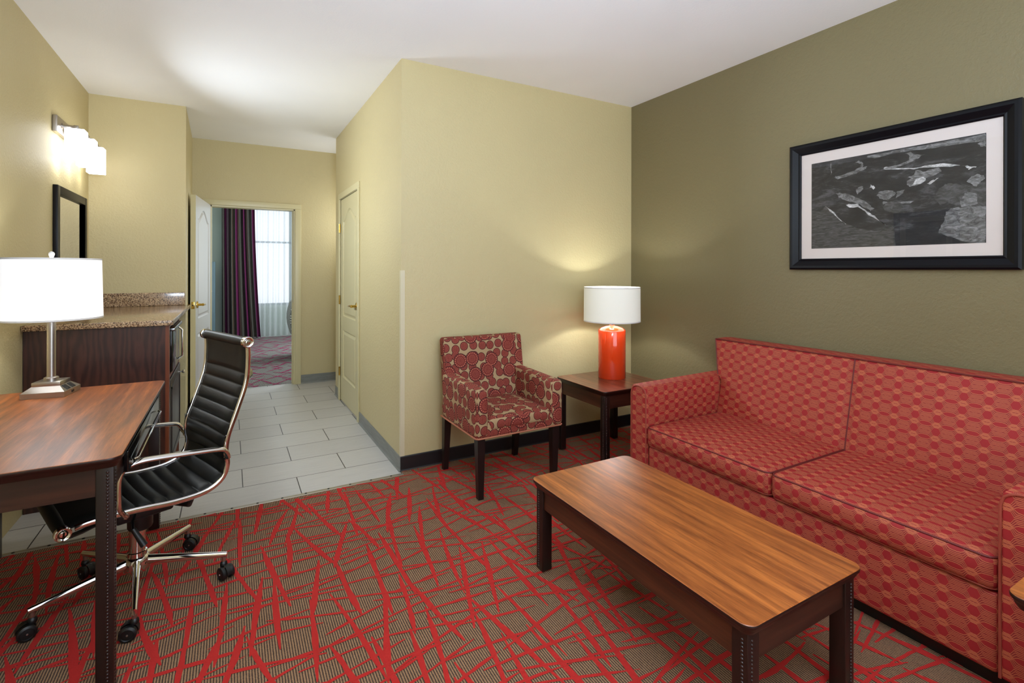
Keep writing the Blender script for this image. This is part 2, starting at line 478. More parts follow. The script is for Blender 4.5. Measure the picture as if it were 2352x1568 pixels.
cove(-.352, YE, -.332, YN, .098, .006, 'baseboard_hall_left', m_tbase)
# metal strip between tile and carpet, with screws
ts = MB().rbox((XL, YT-.006, -.01), (XC, YT+.022, .009), .003, mi=0)
x = XL+.1
while x < XC:
    ts.lathe([(.0065, .0085), (.0065, .0105), (.003, .0112)], (x, YT+.008, 0), 10, 1); x += .128
struct('trim_1', ts, [m_lip, m_black])
# corner guard on the outer corner
cg = MB(); cg.prism([(XC-.0035, YB-.0035), (XC+.024, YB-.0035), (XC+.024, YB), (XC, YB), (XC, YB+.024), (XC-.0035, YB+.024)], .10, 1.335)
struct('trim_2', cg, m_guard)

# ------------------------------------------------------------------ doors
def door_panels(mb, w, h, t, sgn, mi=0):
    """raised two panel pattern on the face y = sgn*t/2 ; local x 0..w z 0..h"""
    y = sgn*t/2
    def outline(inset, z0, z1, arch):
        x0, x1 = .115+inset, w-.115-inset; pts = [(x0, z0+inset), (x1, z0+inset)]
        if arch:
            n = 22; zt = z1-inset; dz = .105
            for i in range(n+1):
                s = i/n; xx = x1+(x0-x1)*s; q = abs(2*s-1)
                k = 0 if q > .93 else (.5+.5*cos(pi*min(1, q/.93)))**.8
                pts.append((xx, zt-dz+dz*k))
        else: pts += [(x1, z1-inset), (x0, z1-inset)]
        return pts
    for z0, z1, arch in ((.245, .72, False), (.86, 1.915, True)):
        loops = [(0, 0), (.010, -.009), (.020, -.009), (.040, -.001), (.046, -.0008)]
        rows = []
        for ins, dep in loops:
            rows.append([(px, y+sgn*dep, pz) for px, pz in outline(ins, z0, z1, arch)])
        rows[0] = [(a, y+sgn*.0005, b) for a, _, b in rows[0]]
        mb.grid(rows, mi, False, False, True)
        k = mb.add(rows[-1]); mb.face([k+i for i in range(len(rows[-1]))], None, mi)
def door_slab(mb, w, h, t, faces, mi=0, mi_edge=None):
    me = mi if mi_edge is None else mi_edge
    # face with holes -> build frame strips around the panels
    for sgn in (-1, 1):
        y = sgn*t/2
        if sgn in faces:
            xs = (.115, w-.115)
            def q(x0, z0, x1, z1):
                k = mb.add([(x0, y, z0), (x1, y, z0), (x1, y, z1), (x0, y, z1)]); mb.face((k, k+1, k+2, k+3), None, mi)
            q(0, 0, xs[0], h); q(xs[1], 0, w, h); q(xs[0], 0, xs[1], .245); q(xs[0], .72, xs[1], .86); q(xs[0], 1.915, xs[1], h)
            n = 22; dz = .105
            for i in range(n):
                p = []
                for s in (i/n, (i+1)/n):
                    qq = abs(2*s-1); k = 0 if qq > .93 else (.5+.5*cos(pi*min(1, qq/.93)))**.8
                    p.append((xs[1]+(xs[0]-xs[1])*s, 1.915-dz+dz*k))
                k0 = mb.add([(p[0][0], y, p[0][1]), (p[0][0], y, 1.915), (p[1][0], y, 1.915), (p[1][0], y, p[1][1])]); mb.face((k0, k0+1, k0+2, k0+3), None, mi)
            door_panels(mb, w, h, t, sgn, mi)
        else:
            k = mb.add([(0, y, 0), (w, y, 0), (w, y, h), (0, y, h)]); mb.face((k, k+1, k+2, k+3), None, mi)
    a, b = -t/2, t/2
    for f in ([(0, a, 0), (0, b, 0), (0, b, h), (0, a, h)], [(w, a, 0), (w, b, 0), (w, b, h), (w, a, h)],
              [(0, a, h), (w, a, h), (w, b, h), (0, b, h)], [(0, a, 0), (w, a, 0), (w, b, 0), (0, b, 0)]):
        k = mb.add(f); mb.face((k, k+1, k+2, k+3), None, me)

def lever(parent, M, flip=1):
    """rose + lever, local: y out of door, x along the lever"""
    mb = MB(); mb.lathe([(.033, 0), (.033, .005), (.028, .011), (.012, .013), (.011, .040), (.013, .046), (.013, .056)], (0, 0, 0), 28, 0, 'Y')
    mb.tube([(0, .05, 0), (flip*.03, .052, .001), (flip*.07, .051, 0), (flip*.105, .049, -.002)], [.010, .0095, .009, .0085], 12)
    mb.lathe([(.0105, 0), (.0105, .012)], (flip*.10, .049, -.002), 14, 1, 'X')
    mb.xform(M)
    return mb.build('door_handle', [m_brass, m_nickel], parent)

def hinge(parent, loc, rz=0):
    mb = MB(); mb.box((-.003, -.016, -.045), (.002, .016, .045))
    for i in range(5): mb.lathe([(.0062, -.045+i*.018), (.0062, -.0285+i*.018)], (-.006, 0, 0), 12)
    mb.xform(Matrix.Translation(loc) @ Matrix.Rotation(rz, 4, 'Z'))
    return mb.build('hinge', m_brass, parent)

# closet door (closed) : local x -> world -Y direction so that x=0 is the hinge side
d2 = empty('door_2'); tag(d2, kind='structure')
mb = MB(); door_slab(mb, DY1-DY0-.006, 2.035, .04, (1,))
Mc = Matrix.Translation((XC+.023, DY1-.003, .012)) @ Matrix.Rotation(-pi/2, 4, 'Z') @ Matrix.Scale(-1, 4, (0, 1, 0))
mb.xform(Mc); mb.build('door_slab', m_trim, d2)
cs = MB()
for y0, y1 in ((DY0-.065, DY0-.004), (DY1+.004, DY1+.065)):
    cs.rbox((XC-.014, y0, 0), (XC, y1, DZ+.004), .003, rr=2)
cs.rbox((XC-.014, DY0-.065, DZ+.004), (XC, DY1+.065, DZ+.062), .003, rr=2)
cs.build('casing', m_trim, d2)
jb = MB().box((XC-.002, DY0-.004, 0), (XC+.12, DY0, DZ)).box((XC-.002, DY1, 0), (XC+.12, DY1+.004, DZ)).box((XC-.002, DY0, DZ), (XC+.12, DY1, DZ+.004))
jb.build('jamb', m_trim, d2)
for z in (.30, 1.03, 1.76): hinge(d2, (XC-.006, DY1+.005, z))
lever(d2, Matrix.Translation((XC+.003, DY0+.062, 1.01)) @ Matrix.Rotation(pi/2, 4, 'Z'), 1)

# open door into the hall
d1 = empty('door_1', (OX0+.002, YE-.014, 0), 0); tag(d1, kind='structure')
Lx, Ly = -.095, -.815
ang = math.atan2(Ly, Lx)
d1.rotation_euler = (0, 0, ang)
mb = MB(); door_slab(mb, .82, 2.02, .042, (1, -1), 0, 1); mb.xform(Matrix.Translation((0, -.021, .01))); mb.build('door_slab', [m_doorwhite, m_trim], d1)
lever(d1, Matrix.Translation((.755, 0, 1.005)), -1)
lever(d1, Matrix.Translation((.755, -.042, 1.005)) @ Matrix.Scale(-1, 4, (0, 1, 0)), -1)
lp = MB().rbox((.8195, -.034, .97), (.822, -.008, 1.035), .001, rr=1, mi=0); lp.lathe([(.007, 0), (.007, .004)], (.820, -.021, 1.003), 12, 1, 'X')
lp.build('latch_plate', [m_brass, m_black], d1)
d3 = MB()
for x0, x1 in ((OX0-.07, OX0-.004), (OX1+.004, OX1+.07)):
    d3.rbox((x0, YE-.016, 0), (x1, YE, OZ+.004), .004, rr=2)
d3.rbox((OX0-.07, YE-.016, OZ+.004), (OX1+.07, YE, OZ+.062), .004, rr=2)
d3.box((OX0-.004, YE-.004, 0), (OX0+.012, YE+.124, OZ)).box((OX1-.012, YE-.004, 0), (OX1+.004, YE+.124, OZ)).box((OX0, YE-.004, OZ-.014), (OX1, YE+.124, OZ+.002))
d3.box((OX1-.024, YE+.05, 0), (OX1-.012, YE+.07, OZ-.014))
struct('trim_3', d3, m_trim)
tag(MB().rbox((OX1-.0145, YE+.012, .95), (OX1-.012, YE+.04, 1.05), .001, rr=1).build('trim_4', m_nickel), kind='structure')

# ------------------------------------------------------------------ bedroom beyond
m_bedwall = simple('bedroom_wall', (180, 192, 182), .8)
bx0, bx1, by1 = -1.1, 2.6, 11.05
random.seed(5)
bc = MB().box((bx0, YE+.06, -.1), (bx1, by1, -.001))
streaks(bc, -.3, 1.4, YE+.1, by1, [(.26, .24, .2, .42, .012, 52, 14), (.26, .24, .2, .42, .012, 128, 14)], 1, .0005,
        lambda x, y: -.3 < x < 1.4 and YE+.065 < y < by1-.02)
struct('bedroom_carpet', bc, m_carpet2)
struct('bedroom_ceiling', MB().box((bx0, YE+.12, H), (bx1, by1+.1, H+.1)), m_ceil)
struct('wall_bedroom_left', MB().box((bx0-.1, YE+.12, 0), (bx0, by1+.1, H)), m_bedwall)
struct('wall_bedroom_right', MB().box((bx1, YE+.12, 0), (bx1+.1, by1+.1, H)), m_bedwall)
# window wall: opening X .1..1.07, z .634..2.55
struct('wall_bedroom_window', MB().box((bx0, by1, 0), (.1, by1+.1, H)).box((1.085, by1, 0), (bx1, by1+.1, H))
       .box((.1, by1, 0), (1.085, by1+.1, .62)).box((.1, by1, 2.56), (1.085, by1+.1, H)), m_bedwall)
w2 = MB()
for a, b in (((.1, .62), (.14, 2.56)), ((1.045, .62), (1.085, 2.56)), ((.1, .62), (1.085, .66)), ((.1, 2.52), (1.085, 2.56)), ((.1, 1.86), (1.085, 1.895))):
    w2.box((a[0], by1+.02, a[1]), (b[0], by1+.07, b[1]))
struct('window_2', w2, simple('window_frame_grey', (150, 160, 165), .5))

def curtain(name, x0, x1, y, z0, z1, amp, nfold, m, flare=0, seed=1, label='', cat='curtain'):
    rnd = random.Random(seed); ph = [rnd.uniform(0, 6.28) for _ in range(4)]
    rows = []; nx, nz = nfold*10, 24; k0 = []
    mb = MB()
    for j in range(nz+1):
        t = j/nz; z = z1+(z0-z1)*t; row = []
        for i in range(nx+1):
            s = i/nx; w = x1-x0+flare*t**1.6
            x = x0+w*s+.012*sin(9*s+ph[0])*t
            yy = y+amp*(sin(2*pi*nfold*s+ph[1]+.5*sin(5*s+ph[3]))*(.75+.25*t))+amp*.4*sin(2*pi*nfold*.37*s+ph[2])
            row.append((x, yy, z+.004*sin(11*s)))
        rows.append(row)
    k = mb.add([p for r in rows for p in r]); nc = nx+1
    for j in range(nz):
        for i in range(nx):
            q = (k+j*nc+i, k+j*nc+i+1, k+(j+1)*nc+i+1, k+(j+1)*nc+i)
            u0, u1 = i/nx, (i+1)/nx; v0, v1 = j/nz, (j+1)/nz
            mb.face(q, [(u0, v0), (u1, v0), (u1, v1), (u0, v1)], 0, True)
    o = mb.build(name, m); tag(o, label, cat)
    return o
def drape_mat():
    t = NT('striped_drape'); uv = t.node('ShaderNodeUVMap').outputs[0]
    s = t.node('ShaderNodeSeparateXYZ'); t.put(s.inputs[0], uv)
    ol, pu, br, tn = lin((72, 70, 62)), lin((96, 22, 72)), lin((56, 42, 48)), lin((128, 112, 96))
    st = [(0, ol), (.08, pu), (.14, br), (.22, ol), (.30, tn), (.34, ol), (.40, pu), (.47, tn), (.51, ol), (.58, br), (.63, pu), (.68, br), (.72, tn), (.75, ol), (.86, br), (.91, pu)]
    t.col(t.ramp(s.outputs[0], st, 'CONSTANT')); t.set(Roughness=.6); return t.m
curtain('drape', -.14, .415, by1-.16, .02, 2.62, .035, 8, drape_mat(), .12, 3, 'dark olive and purple striped drape hanging full length left of the bedroom window', 'curtain')
def sheer_mat():
    t = NT('sheer_fabric'); tr = t.node('ShaderNodeBsdfTransparent'); tl = t.node('ShaderNodeBsdfTranslucent'); df = t.node('ShaderNodeBsdfDiffuse')
    tl.inputs[0].default_value = lin((235, 238, 240)); df.inputs[0].default_value = lin((214, 220, 222))
    a = t.node('ShaderNodeMixShader'); a.inputs[0].default_value = .45; t.l.new(tl.outputs[0], a.inputs[1]); t.l.new(df.outputs[0], a.inputs[2])
    b = t.node('ShaderNodeMixShader'); lw = t.node('ShaderNodeLayerWeight'); lw.inputs[0].default_value = .5; t.l.new(t.M('MULTIPLY_ADD', lw.outputs['Facing'], .75, .42, True), b.inputs[0]); t.l.new(tr.outputs[0], b.inputs[1]); t.l.new(a.outputs[0], b.inputs[2])
    t.l.new(b.outputs[0], t.out.inputs[0]); return t.m
curtain('sheer_curtain', .30, 1.5, by1-.08, .02, 2.62, .022, 12, sheer_mat(), 0, 8, 'translucent white sheer curtain hanging over the bright bedroom window', 'curtain')
# tall cabinet by the bedroom wall
tc = empty('tall_cabinet', (-.5, 10.5, 0), 0, 'tall flat blue-grey cabinet standing left of the striped bedroom drape, behind the open door', 'cabinet')
m_blue = simple('blue_grey_laminate', (92, 116, 124), .5)
MB().rbox((-.33, -.25, 0), (.265, .25, 1.47), .006, rr=2).build('body', m_blue, tc)
MB().rbox((-.02, -.262, .03), (.255, -.25, 1.44), .003, rr=1).build('door', m_blue, tc)
MB().lathe([(.01, 0), (.01, .02)], (.22, -.28, .95), 12, 0, 'Y').build('knob', m_nickel, tc)
# bed edge with patterned bolster
def geo_mat():
    t = NT('black_white_geometric'); c = t.coord()
    b = t.node('ShaderNodeTexBrick'); t.put(b.inputs['Vector'], t.mapping(c, (1, 1, 1), rot=(pi/2, .5, 0)))
    b.inputs['Scale'].default_value = 14; b.inputs['Mortar Size'].default_value = .05
    b.inputs['Color1'].default_value = lin((30, 28, 32)); b.inputs['Color2'].default_value = lin((70, 66, 70)); b.inputs['Mortar'].default_value = lin((225, 225, 225))
    t.col(b.outputs['Color']); t.set(Roughness=.8); return t.m
tub = empty('lounge_chair', (1.12, 8.3, 0), 0, 'teal lounge chair with black and white patterned back, just showing past the doorway right jamb', 'chair')
m_teal = simple('teal_fabric', (38, 96, 92), .8)
MB().rbox((-.26, -.30, .16), (.36, .30, .42), .06, (4, 4, 2)).build('seat', m_teal, tub)
pl = MB(); pl.rbox((-.35, -.30, .30), (-.23, .30, .88), .055, (3, 6, 6), deform=lambda p: (p.x+.06*abs((p.z-.6)/.28)**2, p.y*(1-.15*abs((p.z-.6)/.28)**2), p.z))
pl.build('backrest', geo_mat(), tub)
for sx in (-.22, .30):
    for sy in (-.25, .25): MB().rbox((sx-.02, sy-.02, 0), (sx+.02, sy+.02, .165), .003, rr=1).build('leg', m_leg, tub)

# ------------------------------------------------------------------ tables
def tabletop(root, x0, y0, x1, y1, zt, m_top, r=.035, th=.034):
    P = [(-.0, 0), (.0005, -.0016)]
    def ring(ins, z):
        return [(x, y, z) for x, y in rrect(x0+ins, y0+ins, x1-ins, y1-ins, max(r-ins, .006))]
    mb = MB(); rows = [ring(.0015, zt), ring(0, zt-.0015)]
    mb.grid(rows, 0, True, False, True); k = mb.add(ring(.0015, zt)); mb.face([k+i for i in range(len(rows[0]))], None, 0)
    top = mb.build('tabletop', m_top, root)
    e = MB(); prof = [(0, -.0015), (-.001, -.004), (-.001, -.010), (.002, -.014), (.006, -.018), (.007, -.024), (.011, -.029), (.013, -th)]
    rows = [ring(a, zt+b) for a, b in prof]; e.grid(rows, 0, True, False, True)
    k = e.add(rows[-1]); e.face([k+i for i in range(len(rows[-1]))], None, 0)
    e.build('edge_moulding', m_dark_edge, top)
    return top

def beaded_leg(root, cx, cy, w, z1, ox, oy, pitch=.0105, beads=True, m=None, taper=0):
    """square leg centred cx,cy; ox,oy signs of the outer corner"""
    mb = MB(); h = w/2
    mb.rbox((cx-h, cy-h, .006), (cx+h, cy+h, z1), .003, (1, 1, 1), rr=2)
    leg = mb.build('leg', m or m_dark, root)
    if beads:
        b = MB(); z = .02; off = h*.30; rb = pitch*.46
        # shallow channel strip under the beads
        while z < z1-.012:
            b.dome((cx+ox*(h-.0005), cy+oy*off, z), rb, (ox, 0, 0), 6)
            b.dome((cx+ox*off, cy+oy*(h-.0005), z), rb, (0, oy, 0), 6)
            z += pitch
        b.build('beading', m_dark_edge, leg)
    return leg

def table(name, label, cat, X0, Y0, X1, Y1, zt, m_top, legw, apron_h, inset=.018, group=None, leg_in=.02, side_curve=False, legpos=None):
    cx, cy = (X0+X1)/2, (Y0+Y1)/2
    root = empty(name, (cx, cy, .006), 0, label, cat, group)
    x0, x1, y0, y1 = X0-cx, X1-cx, Y0-cy, Y1-cy; zt -= .006
    tabletop(root, x0, y0, x1, y1, zt, m_top)
    za = zt-.034; h = legw/2
    lx0, lx1, ly0, ly1 = x0+leg_in+h, x1-leg_in-h, y0+leg_in+h, y1-leg_in-h
    if legpos: lx0 = legpos-cx
    for lx, ox in ((lx0, -1), (lx1, 1)):
        for ly, oy in ((ly0, -1), (ly1, 1)):
            beaded_leg(root, lx, ly, legw, za, ox, oy)
    rec = .008
    for ly, oy in ((ly0, -1), (ly1, 1)):
        yy = ly+oy*(h-rec); a, b = sorted((yy, yy-oy*.02))
        ap = MB().box((lx0+h, a, za-apron_h), (lx1-h, b, za)).build('apron', m_apronx, root)
    for lx, ox in ((lx0, -1), (lx1, 1)):
        xx = lx+ox*(h-rec); a, b = sorted((xx, xx-ox*.02))
        MB().box((a, ly0+h, za-apron_h), (b, ly1-h, za)).build('apron', m_apron, root)
    return root

coffee = table('coffee_table', 'long mahogany laminate coffee table with dark beaded legs in front of the red sofa', 'table',
               1.178, .828, 1.745, 1.918, .408, m_lam, .05, .088)
desk = table('writing_desk', 'mahogany laminate writing desk with dark beaded legs against the left wall', 'desk',
             XL+.004, 1.955, -.295, 3.19, .758, m_lam_desk, .046, .088)
drw = MB().rbox((-.019, -.42, .642-.006), (-.004, .42, .715-.006), .003, rr=2).build('drawer', m_blackgloss, desk); drw.location.x = .345-.006
drp = MB(); drp.tube([(.34, -.35, .655), (.352, -.33, .655), (.352, .33, .655), (.34, .35, .655)], .004, 8); drp.build('drawer_pull', m_chrome, drw); 
bpy.data.objects['drawer_pull'].location = (-.345+.006+.0, 0, 0)
side1 = table('side_table', 'square mahogany side table standing in the corner between patterned armchair and red sofa', 'table',
              2.12, 2.535, 2.69, 3.095, .545, m_lam_side, .045, .085, leg_in=.012)
side2 = table('side_table', 'light mahogany table corner poking in at the right edge, before the sofa arm', 'table',
              1.676, -.10, 2.25, .480, .545, m_lam, .05, .085, leg_in=.04)

# ------------------------------------------------------------------ sofa (faces -X)
sofa = empty('sofa', (2.55, 1.376, .006), 0, 'two-seat red sofa woven with honeycomb line pattern, against the olive wall', 'sofa')
SX, SY, SZ = 2.55, 1.376, .006
def S(x, y, z): return (x-SX, y-SY, z-SZ)
# body / skirt
bd = MB(); bd.rbox(S(2.108, .62, .066), S(2.94, 2.132, .322), .014, (4, 12, 3)); bd.build('base_skirt', m_sofa, sofa)
MB().box(S(2.155, .50, .006), S(2.90, 2.25, .07)).build('plinth', m_black, sofa)
for nm, ya, yb in (('left', 2.137, 2.264), ('right', .488, .615)):
    a = MB()
    lo, hi = S(2.098, ya, .066), S(2.93, yb, .660)
    def df(p, lo=lo, hi=hi):
        t = (p[0]-lo[0])/(hi[0]-lo[0]); q = Vector(p)
        q.z += .012*t*max(0, (p[2])/.65)
        return q
    a.rbox(lo, hi, .012, (6, 3, 6), deform=df)
    # round the top with a larger radius
    yc = (ya+yb)/2-SY; hw = (yb-ya)/2
    for i, v in enumerate(a.v):
        dz = v.z-(hi[2]-.045)
        if dz > 0:
            k = min(1, dz/.045); lim = hw*(1-.30*k**2.2); 
            if abs(v.y-yc) > lim: v.y = yc+math.copysign(lim, v.y-yc)
    arm = a.build('arm', m_sofa, sofa)
    w = MB(); fx = lo[0]-.001
    pts = [(fx, yc-hw+.003, lo[2]+.004), (fx, yc-hw+.003, hi[2]-.05)]
    for i in range(9):
        an = pi-pi*i/8; pts.append((fx, yc+(hw-.006)*cos(an)*(.97), hi[2]-.034+.033*sin(an)))
    pts += [(fx, yc+hw-.003, hi[2]-.05), (fx, yc+hw-.003, lo[2]+.004)]
    w.tube(pts, .0042, 8); w.build('piping', m_welt2, arm)
# seat cushions
for ya, yb in ((.620, 1.374), (1.378, 2.132)):
    lo, hi = S(2.092, ya, .326), S(2.76, yb, .442)
    def df(p, lo=lo, hi=hi):
        u = (p.x-lo[0])/(hi[0]-lo[0]); v = (p.y-lo[1])/(hi[1]-lo[1]); z = (p.z-lo[2])/(hi[2]-lo[2])
        q = Vector(p); cr = (1-(2*u-1)**4)*(1-(2*v-1)**4)
        q.z += .014*cr*z
        fr = max(0, 1-u*6); q.x -= .012*fr*(1-(2*z-1)**2)*(1-(2*v-1)**6)
        q.z -= .006*fr*z*(.5-.5*cos(2*pi*v))*0
        return q
    c = MB().rbox(lo, hi, .026, (8, 12, 3), deform=df, uvoff=(0, .01)).build('seat_cushion', m_sofa, sofa)
    pts = []
    for x, y in rrect(lo[0]+.002, lo[1]+.003, hi[0]-.01, hi[1]-.003, .03, 5): pts.append((x, y, hi[2]-.008))
    dense = []
    for i in range(len(pts)):
        p, q = Vector(pts[i]), Vector(pts[(i+1) % len(pts)]); n = max(1, int((q-p).length/.04))
        dense += [p.lerp(q, k/n) for k in range(n)]
    pp = MB(); pp.tube(dense, .0036, 7, closed=True); pp.build('piping', m_welt, c)
    pp = MB(); pp.tube([Vector((d.x+.004, d.y, lo[2]+.008)) for d in dense], .0036, 7, closed=True); pp.build('piping', m_welt2, c)
# back
def backpt(s, t, bulge=True):
    """s -1..1 across, t 0..1 bottom to top: front surface"""
    z = .30+(.885-.30)*t
    hw = .757 if z < .63 else (.757+.034*min(1, (z-.63)/.04)+.053*max(0, (z-.67)/.215))
    x = 2.672+.128*((z-.30)/.585)
    y = SY+hw*s
    if bulge:
        c = (abs(s)*2-1); puff = (1-c*c)**.6 if abs(c) < 1 else 0
        x -= .022*puff*sin(pi*min(1, max(0, t*.98+.02)))**.7
        x += .006*math.exp(-(s/.02)**2)
    return x, y, z
bk = MB(); ns, ntt = 60, 30
rows = []
for j in range(ntt+1):
    t = j/ntt; row = []
    for i in range(ns+1):
        s = -1+2*i/ns; x, y, z = backpt(s, t); row.append(S(x, y, z))
    rows.append(row)
k = bk.add([p for r in rows for p in r]); nc = ns+1
for j in range(ntt):
    for i in range(ns):
        q = (k+j*nc+i, k+j*nc+i+1, k+(j+1)*nc+i+1, k+(j+1)*nc+i)
        bk.face(q, [(bk.v[a].y, bk.v[a].z*1.02) for a in q], 0, True)
# top, sides, rear
def strip(pa, pb, flip=False):
    k = bk.add(list(pa)+list(pb)); n = len(pa)
    for i in range(n-1): bk.face((k+i, k+i+1, k+n+i+1, k+n+i), None, 0, True)
front_top = rows[-1]
tops = [front_top]
for u, zz in ((.01, .004), (.08, .007), (.15, .004), (.172, -.006)): tops.append([(p[0]+u, p[1], p[2]+zz) for p in front_top])
for a, b in zip(tops[:-1], tops[1:]): strip(a, b)
rear_top = tops[-1]; rear_bot = [(2.975-SX, p[1], .06) for p in rows[0]]
strip(rear_top, [(2.975-SX, p[1]*(.757/.84) if False else p[1], .60) for p in rear_top]); strip([(2.975-SX, p[1], .60) for p in rear_top], rear_bot)
for col in (0, ns):
    fr = [rows[j][col] for j in range(ntt+1)]; rr = [(2.975-SX if j < ntt else rear_top[col][0], fr[j][1], fr[j][2]) for j in range(ntt+1)]
    strip(fr, rr)
    strip([p[col] for p in tops], [(p[col][0], p[col][1], front_top[col][2]-.002) for p in tops])
back = bk.build('backrest', m_sofa, sofa, smooth_angle=60)
pp = MB(); pp.tube([(p[0]-.002, p[1], p[2]+.002) for p in front_top], .0040, 7); 
for col in (0, ns): pp.tube([(rows[j][col][0]-.001, rows[j][col][1], rows[j][col][2]) for j in range(18, ntt+1)], .0038, 7)
pp.tube([(rows[j][ns//2][0]-.001, rows[j][ns//2][1], rows[j][ns//2][2]) for j in range(5, ntt+1)], .0036, 7)
pp.build('piping', m_welt, back)

# ------------------------------------------------------------------ armchair (faces -Y)
AX, AY = 1.527, 2.88
ac = empty('armchair', (AX, AY, .006), 0, 'square armchair upholstered in red medallion print on tan, with dark tapered legs', 'armchair')
def A(x, y, z): return (x-AX, y-AY, z-.006)
x0, x1 = 1.222, 1.832
MB().rbox(A(x0+.006, 2.592, .366), A(x1-.006, 3.13, .455), .012, (6, 5, 2)).build('seat_frame', m_med, ac)
def cush(p):
    u = (p.x-(x0+.085-AX))/(x1-x0-.17); v = (p.y-(2.588-AY))/.5
    q = Vector(p)
    if p.z > .42: q.z += .016*(1-(2*min(max(u, 0), 1)-1)**4)*(1-(2*min(max(v, 0), 1)-1)**4)
    return q
MB().rbox(A(x0+.087, 2.586, .40), A(x1-.087, 3.08, .478), .028, (8, 8, 2), deform=cush, uvoff=(.03, .02)).build('seat_cushion', m_med, ac)
for xa, xb, uo in ((x0, x0+.088, .2), (x1-.088, x1, .45)):
    def dfa(p):
        q = Vector(p); t = (p.y-(2.584-AY))/.55
        k = max(0, (p.z-.36)/.29); q.z += .014*t*k
        return q
    MB().rbox(A(xa, 2.584, .366), A(xb, 3.12, .652), .03, (3, 8, 6), deform=dfa, uvoff=(uo, .1)).build('arm', m_med, ac)
def dfb(p):
    z = p.z; q = Vector(p); t = max(0, (z-.36)/.52); q.y += .085*t; 
    q.z += .0; q.x *= 1-.004*t
    return q
MB().rbox(A(x0+.004, 3.015, .366), A(x1-.004, 3.098, .886), .022, (10, 3, 10), deform=dfb, uvoff=(.1, .33)).build('backrest', m_med, ac)
wl = MB(); wl.tube([A(x0+.006, 3.14, .368), A(x0+.006, 2.60, .368), A(x0+.02, 2.588, .368), A(x1-.02, 2.588, .368), A(x1-.006, 2.60, .368), A(x1-.006, 3.14, .368)], .005, 8)
wl.build('welt', simple('tan_red_welt', (176, 110, 82), .8), ac)
for lx, ly, tx, ty in ((x0+.045, 2.628, .008, .0), (x1-.045, 2.628, -.008, 0), (x0+.036, 3.11, 0, .03), (x1-.036, 3.11, 0, .03)):
    lg = MB(); rows = []
    for z, h, k in ((.37, .0245, 0), (.006, .0165, 1)):
        cx, cy = lx+tx*k*.3, ly+ty*k
        rows.append([A(cx+a*h, cy+b*h, z) for a, b in ((-1, -1), (1, -1), (1, 1), (-1, 1))])
    lg.grid(rows, 0, False, False, True)
    for r in rows: k = lg.add(r); lg.face((k, k+1, k+2, k+3))
    lg.build('leg', m_leg, ac)

# ------------------------------------------------------------------ office chair
PH = radians(201.5); CX, CY_ = -.333, 2.567
oc = empty('office_chair', (CX, CY_, .006), PH, 'black ribbed leather office chair with chrome frame and casters, tucked at the desk', 'chair')
# local: x forward, y left ; near side (towards the camera) is y=+? : world near dir = (.3665,-.9304) -> local y = +1 * ...
prof = [(-.338, 1.012), (-.340, .94), (-.331, .841), (-.293, .724), (-.258, .625), (-.250, .56), (-.256, .506), (-.233, .452), (-.170, .420), (-.066, .417), (.03, .428), (.096, .434), (.20, .438), (.258, .432)]
cur = catmull([(a, 0, b) for a, b in prof], 14)
dist = [0]
for a, b in zip(cur[:-1], cur[1:]): dist.append(dist[-1]+(b-a).length)
TOT = dist[-1]
def resample(n):
    out = []; j = 0
    for i in range(n+1):
        s = TOT*i/n
        while j < len(dist)-2 and dist[j+1] < s: j += 1
        t = (s-dist[j])/max(1e-9, dist[j+1]-dist[j]); out.append(cur[j].lerp(cur[j+1], t))
    return out
NS = 330; C2 = resample(NS)
HW = .222
def nrm(i):
    d = (C2[min(i+1, NS)]-C2[max(i-1, 0)]).normalized(); return Vector((-d.z, 0, d.x))
sl = MB(); top = []; bot = []
s0, s1, pit = .135, TOT-.15, .0515
nr = round((s1-s0)/pit); pit = (s1-s0)/nr
for i in range(NS+1):
    s = TOT*i/NS; n = nrm(i)
    if s0-.001 <= s <= s1+.001:
        ph = ((s-s0)/pit) % 1; q = abs(sin(pi*ph))**.5
    elif s < s0: q = min(1, abs(s0-s)/.02)**.5
    else: q = min(1, abs(s-s1)/.02)**.5
    th = .004+.012*q
    r1 = []; r2 = []
    for j in range(13):
        v = -1+2*j/12; sag = .012*(1-v*v); edge = (1-abs(v)**10)
        r1.append(C2[i]+Vector((0, v*HW, 0))+n*(-sag+th*edge)); r2.append(C2[i]+Vector((0, v*HW, 0))+n*(-sag-.008*edge-.002))
    top.append(r1); bot.append(r2)
sl.grid(top, 0, True); sl.grid(bot, 0, True)
for a in (0, 12): sl.grid([[top[i][a] for i in range(NS+1)], [bot[i][a] for i in range(NS+1)]], 0, True)
for a in (0, NS): sl.grid([top[a], bot[a]], 0, True)
sling = sl.build('seat_sling', m_leather, oc, smooth_angle=80)
for (pi_, nm) in ((0, 'top_roller'), (NS, 'front_roller')):
    c = C2[pi_]; off = Vector((0, 0, .004)) if pi_ == 0 else Vector((.012, 0, -.006))
    c = c+off
    r = MB(); r.lathe([(.019, -HW), (.021, -HW*.6), (.021, HW*.6), (.019, HW)], c, 24, 0, 'Y')
    ro = r.build(nm, m_leather, oc)
    for sd in (-1, 1):
        cpm = MB(); pf = [(.020, 0), (.0245, .001), (.0245, .018), (.021, .021), (.017, .0195), (.014, .017), (.010, .017), (.008, .0215), (.003, .022)]
        cpm.lathe([(a, sd*(HW+b)) for a, b in pf], c, 24, 0, 'Y'); cpm.build('end_cap', m_chrome, ro)
